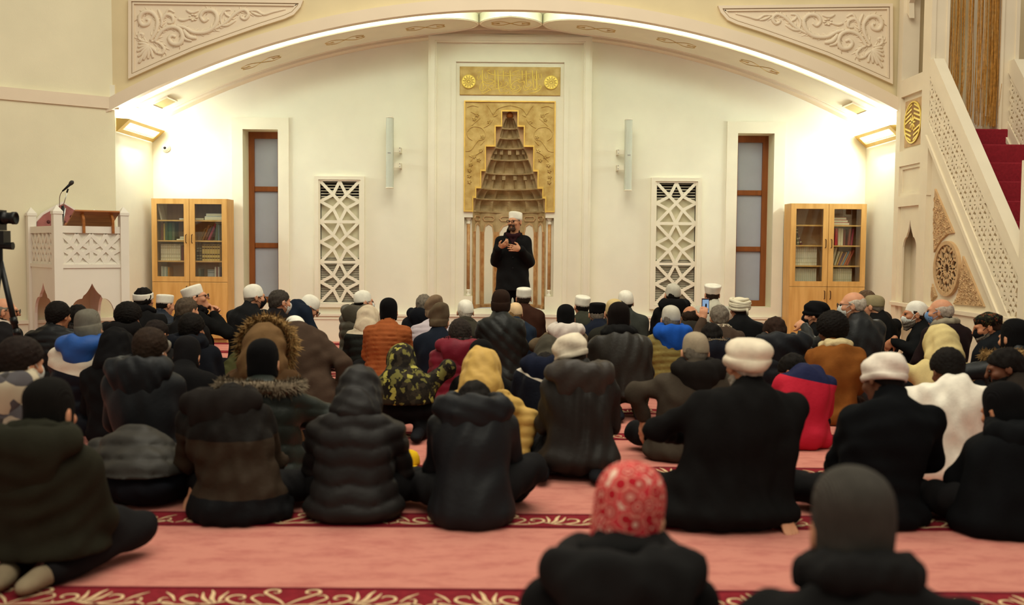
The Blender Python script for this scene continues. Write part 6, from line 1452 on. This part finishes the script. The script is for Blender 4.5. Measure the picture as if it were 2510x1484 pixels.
r_, q_ = person('grey-haired man in brown jacket holding up a phone', 9.0, 1777, 1763, 746, lean=.06, pitch=2, hyaw=5, w=1.02, coat=cloth('44362C'), hairm=HG, hair='short', collar=(blotch_mat('check_collar', [(0, '6A5A4A'), (.5, 'C9BBA2')], 70), .082, .022), la=((-.23, .18, .42), (-.14, .30, .60)), hands={'l': dict(f=(.05, .05, .9), n=(.3, .95, 0), curl=(50, 40), thumb=1)})
# phone held up in front of him
pp = at(1729, 751, 9.36); ph = tag(empty('phone', tuple(pp), math.radians(4)), 'black phone with lit screen showing the preacher, held up', 'phone')
MB().cbox(-.036, .036, -.005, .004, -.074, .074, .004).build('case', mat('pink_case', '7A3A3C', .5), ph)
MB().cbox(-.0335, .0335, -.0065, -.004, -.0715, .0715, .002).build('front_glass', blackm, ph)
MB().box(-.030, .030, -.0072, -.0066, -.060, .062).build('screen', emit('phone_screen', (.35, .52, .75), .55), ph)
MB().prism([(-.006, -.03), (.010, -.03), (.012, .015), (.004, .03), (-.004, .016)], lambda x, z: (x, -.0080, z), lambda x, z: (x, -.0073, z)).build('screen_figure', blackm, ph)
person('imam in flared white cap and white robe by the right grille', 11.2, 1744, 1746, 697, lean=.05, pitch=0, w=1.0, coat=cloth('BEB8A6'), hat='sarik', hatm=wcap, hairm=HD)
person('man with thinning dark hair and grey-brown hood, beside mustard puffer', 9.6, 1702, 1692, 748, lean=.10, pitch=10, w=1.0, coat=cloth('2C2823'), hood='down', hair='bald', hairm=HD, sk=SK2)
person('man in pale knitted cap and black hooded coat against the right grille', 10.6, 1643, 1648, 695, lean=.06, pitch=0, hyaw=12, w=1.0, coat=cloth('121111'), hood='down', hat='cap', hatm=gcap, hairm=HB)
person('man in white cap and dark grey jacket right of centre', 10.2, 1556, 1533, 712, lean=.08, pitch=2, w=1.05, coat=cloth('343631'), hat='cap', hatm=wcap, hairm=HB)
person('man in beige cap hidden behind the black leather jacket and beanie', 8.55, 1490, 1506, 733, lean=.10, pitch=5, w=1.0, coat=cloth('24231D'), hat='cap', hatm=cloth('BFA878', .9), hairm=HD)
person('man in black round cap and navy coat, centre right', 9.9, 1458, 1464, 742, lean=.08, pitch=8, w=.98, coat=navy, hat='kufi', hatm=cloth('0F0E0E'), hairm=HG)
person('man in white embroidered cap and olive coat, centre right', 10.9, 1430, 1426, 725, lean=.08, pitch=0, hyaw=18, w=.98, coat=cloth('36362C'), hat='kufi', hatm=wcap, hairm=HB)
r_, q_ = person('person in tan jacket with white hood and black knit cap', 9.2, 1378, 1387, 746, lean=.08, pitch=8, w=.98, coat=cloth('625340'), hood='down', hoodm=cloth('CFC3B8'), hat='beanie', hatm=bk, hairm=HB, la=((-.25, .08, .36), (-.1, .3, .3)), sk=SK2)
for i, (px, py) in enumerate(((1296, 924), (1316, 912))):
    p = at(px, py, 9.0); lp = Vector((p.x - r_.location.x, 9.0 - 9.2, p.z)); F_ = SDF(np.array(lp) - .2, np.array(lp) + .2, .009); F_.cone(np.array(lp) + V3(-.02, 0, -.10), np.array(lp) + V3(.02, 0, .09), .040, .034, .02, .6)
    F_.plane((0, 0, 1), .004); s_ = put('shoe', F_.mesh('shoe'), cloth('A88A7A'), r_); MB().tube([tuple(lp + Vector((-.045, -.018, -.07))), tuple(lp + Vector((-.03, -.022, .0))), tuple(lp + Vector((-.005, -.018, .08)))], [.02, .013, .016], 6).build('pink_sole', cloth('E0405A'), s_, True)
person('man in tall white cap and chestnut coat right below the preacher', 10.8, 1295, 1284, 705, lean=.08, pitch=4, w=1.02, coat=cloth('361F16'), hat='kufi', hatm=wcap, hairm=HD)
person('child in tan cap and navy jacket before the chestnut coat', 9.9, 1285, 1263, 742, lean=.06, hs=.88, w=.85, coat=cloth('1E2735'), hat='cap', hatm=cloth('D8B88E', .9), hairm=hairc('8A6A44'))
person('man in white cap and drab grey coat left of the mihrab', 10.0, 1147, 1141, 735, lean=.08, pitch=4, w=1.0, coat=cloth('37332A'), hat='cap', hatm=wcap, hairm=HW, collar=(cloth('37332A'), .08, .026))
person('person in pale lilac puffer with slouchy brown beanie', 9.8, 1040, 1064, 722, lean=.10, pitch=6, w=1.02, coat=shell('B7ABB0'), style='puffer', sp=.058, hat='slouch', hatm=knit('7C6650'), hairm=HB)
person('person in dark navy jacket with pointed olive-brown beanie', 8.9, 1072, 1078, 741, lean=.10, pitch=10, hyaw=-12, w=1.0, coat=cloth('151A24'), hat='slouch', hatm=knit('5C4E3C'), hairm=HB)
person('grey-haired man in black hooded jacket left of the mihrab', 10.8, 1024, 1039, 720, lean=.08, pitch=2, w=1.0, coat=cloth('14151A'), hood='down', hairm=HG)
person('man in rust-orange quilted jacket with black beanie', 9.4, 943, 953, 730, lean=.08, pitch=4, w=1.02, coat=cloth('94502A', .7), style='puffer', sp=.045, hat='beanie', hatm=bk, hairm=HG)
person('person in cream hooded puffer with dark lower half beside rust jacket', 10.0, 905, 905, 748, lean=.10, pitch=12, hyaw=-20, w=1.0, coat=zone_mat('cream_dark_puffer', [(0, '20221F'), (.40, 'C6B69C')], (0, 0, 1), .6), style='puffer', sp=.08, hood='up', hoodm=cloth('C6B49A'), hairm=HB)
person('boy in olive-grey puffer with white cap and mask looking right', 10.6, 868, 892, 712, yaw=-22, hyaw=-68, lean=.10, pitch=4, w=1.0, hs=.97, coat=shell('4A4438'), style='puffer', sp=.09, hood='down', hat='cap', hatm=wcap, hairm=HB, extras=('mask', 'face'))
# --- left rear
person('man in white cap and black mask sitting below left window', 9.9, 603, 624, 697, yaw=-15, hyaw=-58, lean=.10, pitch=4, w=1.1, coat=cloth('1A1A1B'), hat='cap', hatm=wcap, hairm=HG, extras=('blackmask', 'face'))
person('man with dark grey hair and pale mask in black coat', 9.4, 680, 686, 709, yaw=-10, hyaw=-48, lean=.08, pitch=4, w=1.08, coat=cloth('191516'), hairm=hairc('3A342E'), extras=('mask', 'face'))
person('man in white cap and glasses bowing in navy coat by left grille', 10.2, 728, 758, 727, yaw=-55, hyaw=-72, lean=.22, pitch=38, w=1.05, coat=cloth('18202C'), hat='cap', hatm=wcap, hairm=HG, extras=('glasses', 'face'), ysh=738)
person('man with white band round black hair in black coat, left', 9.2, 345, 352, 703, lean=.06, pitch=4, w=1.08, coat=black, hat='band', hatm=cloth('E2DBCB', .9), hairm=HB, collar=(cloth('0F0E0F'), .085, .032))
person('boy in white cap and navy puffer before left bookcase', 10.3, 398, 405, 722, yaw=-15, hyaw=-38, lean=.08, pitch=14, hs=.92, w=.9, coat=shell('1A202A'), style='puffer', sp=.06, hat='kufi', hatm=wcap, hairm=HB)
person('man in white cap and dark glasses looking up right, hands at chin', 9.5, 502, 480, 701, yaw=-38, hyaw=-76, lean=.02, pitch=-10, w=1.0, coat=cloth('131313'), hat='kufi', hatm=wcap, hairm=HB, extras=('glasses', 'face'), collar=(cloth('121112'), .09, .04), ra=((.20, .12, .44), (.06, .06, .60)), la=((-.20, .10, .42), (-.03, .08, .58)), hands={'r': dict(f=(-.5, .3, .6), n=(-.6, -.6, .1), curl=(50, 50), thumb=-1), 'l': dict(f=(.4, .3, .6), n=(.6, -.6, .1), curl=(50, 50), thumb=1)})
person('man with short greying hair in black coat below the glasses-wearer', 8.55, 462, 458, 727, hyaw=-25, lean=.08, pitch=4, w=1.05, coat=cloth('151313'), hairm=hairc('4A3E32'))
person('man with thick black hair in blue-black parka, olive knee raised', 7.5, 482, 470, 769, hyaw=-14, lean=.10, pitch=10, w=1.12, coat=cloth('12141A'), hood='down', hair='curly', hairm=HB, sk=SK2, kneeup=(1, (.28, .34, .44), (.26, .42, .06)), pants=cloth('3E3D22'))
person('person with bushy black hair in black coat below the white band', 8.0, 300, 314, 750, hyaw=-22, lean=.10, pitch=10, w=1.1, coat=cloth('121010'), hood='down', hair='afro', hairm=HB, hs=.9, sk=SK2)
person('boy with cropped dark hair and pale grey hood', 7.3, 362, 383, 784, hyaw=-22, lean=.10, pitch=20, hs=.95, w=.98, coat=cloth('1A1817'), hood='down', hoodm=cloth('7C776C'), hairm=hairc('1C1411'), sk=SK2)
person('man with thick black hair in black quilted coat before the preaching chair', 8.4, 140, 143, 740, hyaw=-18, lean=.08, pitch=6, w=1.15, coat=shell('131314'), style='puffer', sp=.06, hair='curly', hairm=HB, sk=SK2)
r_, q_ = person('man with close dark hair and fur collar behind grey beanie', 8.8, 196, 191, 745, lean=.08, pitch=6, w=1.05, coat=black, hairm=HB)
SC = q_['SC']; fur_strands('fur_collar', [tuple(SC + V3(-.14, .05, .04)), tuple(SC + V3(-.1, -.08, .05)), tuple(SC + V3(.1, -.08, .05)), tuple(SC + V3(.14, .05, .04))], .045, .03, 500, furd, r_, 11)
person('man with grey hair and glasses in dark jacket at left edge by tripod', 8.3, 8, 10, 728, hyaw=-65, yaw=-15, lean=.06, pitch=4, w=1.12, coat=cloth('1D1B1C'), hairm=HG, hair='bald', extras=('glasses', 'face'), collar=(cloth('B9A99A'), .075, .018))
# --- small things on the carpet
y_ = at(1004, 1130, 5.75); yo = tag(empty('yellow_cloth', (y_.x, 5.75, .0)), 'small bright yellow cloth item on carpet beside the chevron puffer', 'cloth'); zc = y_.z
MB().lathe([(.06, .0), (.062, .02), (.058, .05), (.045, .075), (.02, .088), (.004, .09)], (0, 0, .0), 16).build('crown', cloth('D9B020'), yo, True)
MB().prism([(-.05, -.05), (.05, -.05), (.035, -.10), (-.035, -.10)], lambda x, y: (x, y, .002), lambda x, y: (x, y, .010)).build('peak', cloth('D9B020'), yo)
# prayer beads in the turbaned man's hand
pb = at(2184, 862, 8.85); bd = tag(empty('prayer_beads', tuple(pb)), 'dark string of prayer beads hanging from a hand', 'prayer beads')
MB().tube([(.012 * math.cos(t), 0, -.05 + .055 * math.sin(t)) for t in [2 * PI * i / 20 for i in range(21)]], .003, 5, False).build('string', mat('bead_dark', '2A1C14', .4), bd)
for i in range(12): t = 2 * PI * i / 12; MB().lathe([(.0005, -.005), (.004, -.003), (.005, 0), (.004, .003), (.0005, .005)], (.012 * math.cos(t), 0, -.05 + .055 * math.sin(t)), 8).build('bead', MATS['bead_dark'], bd, True)
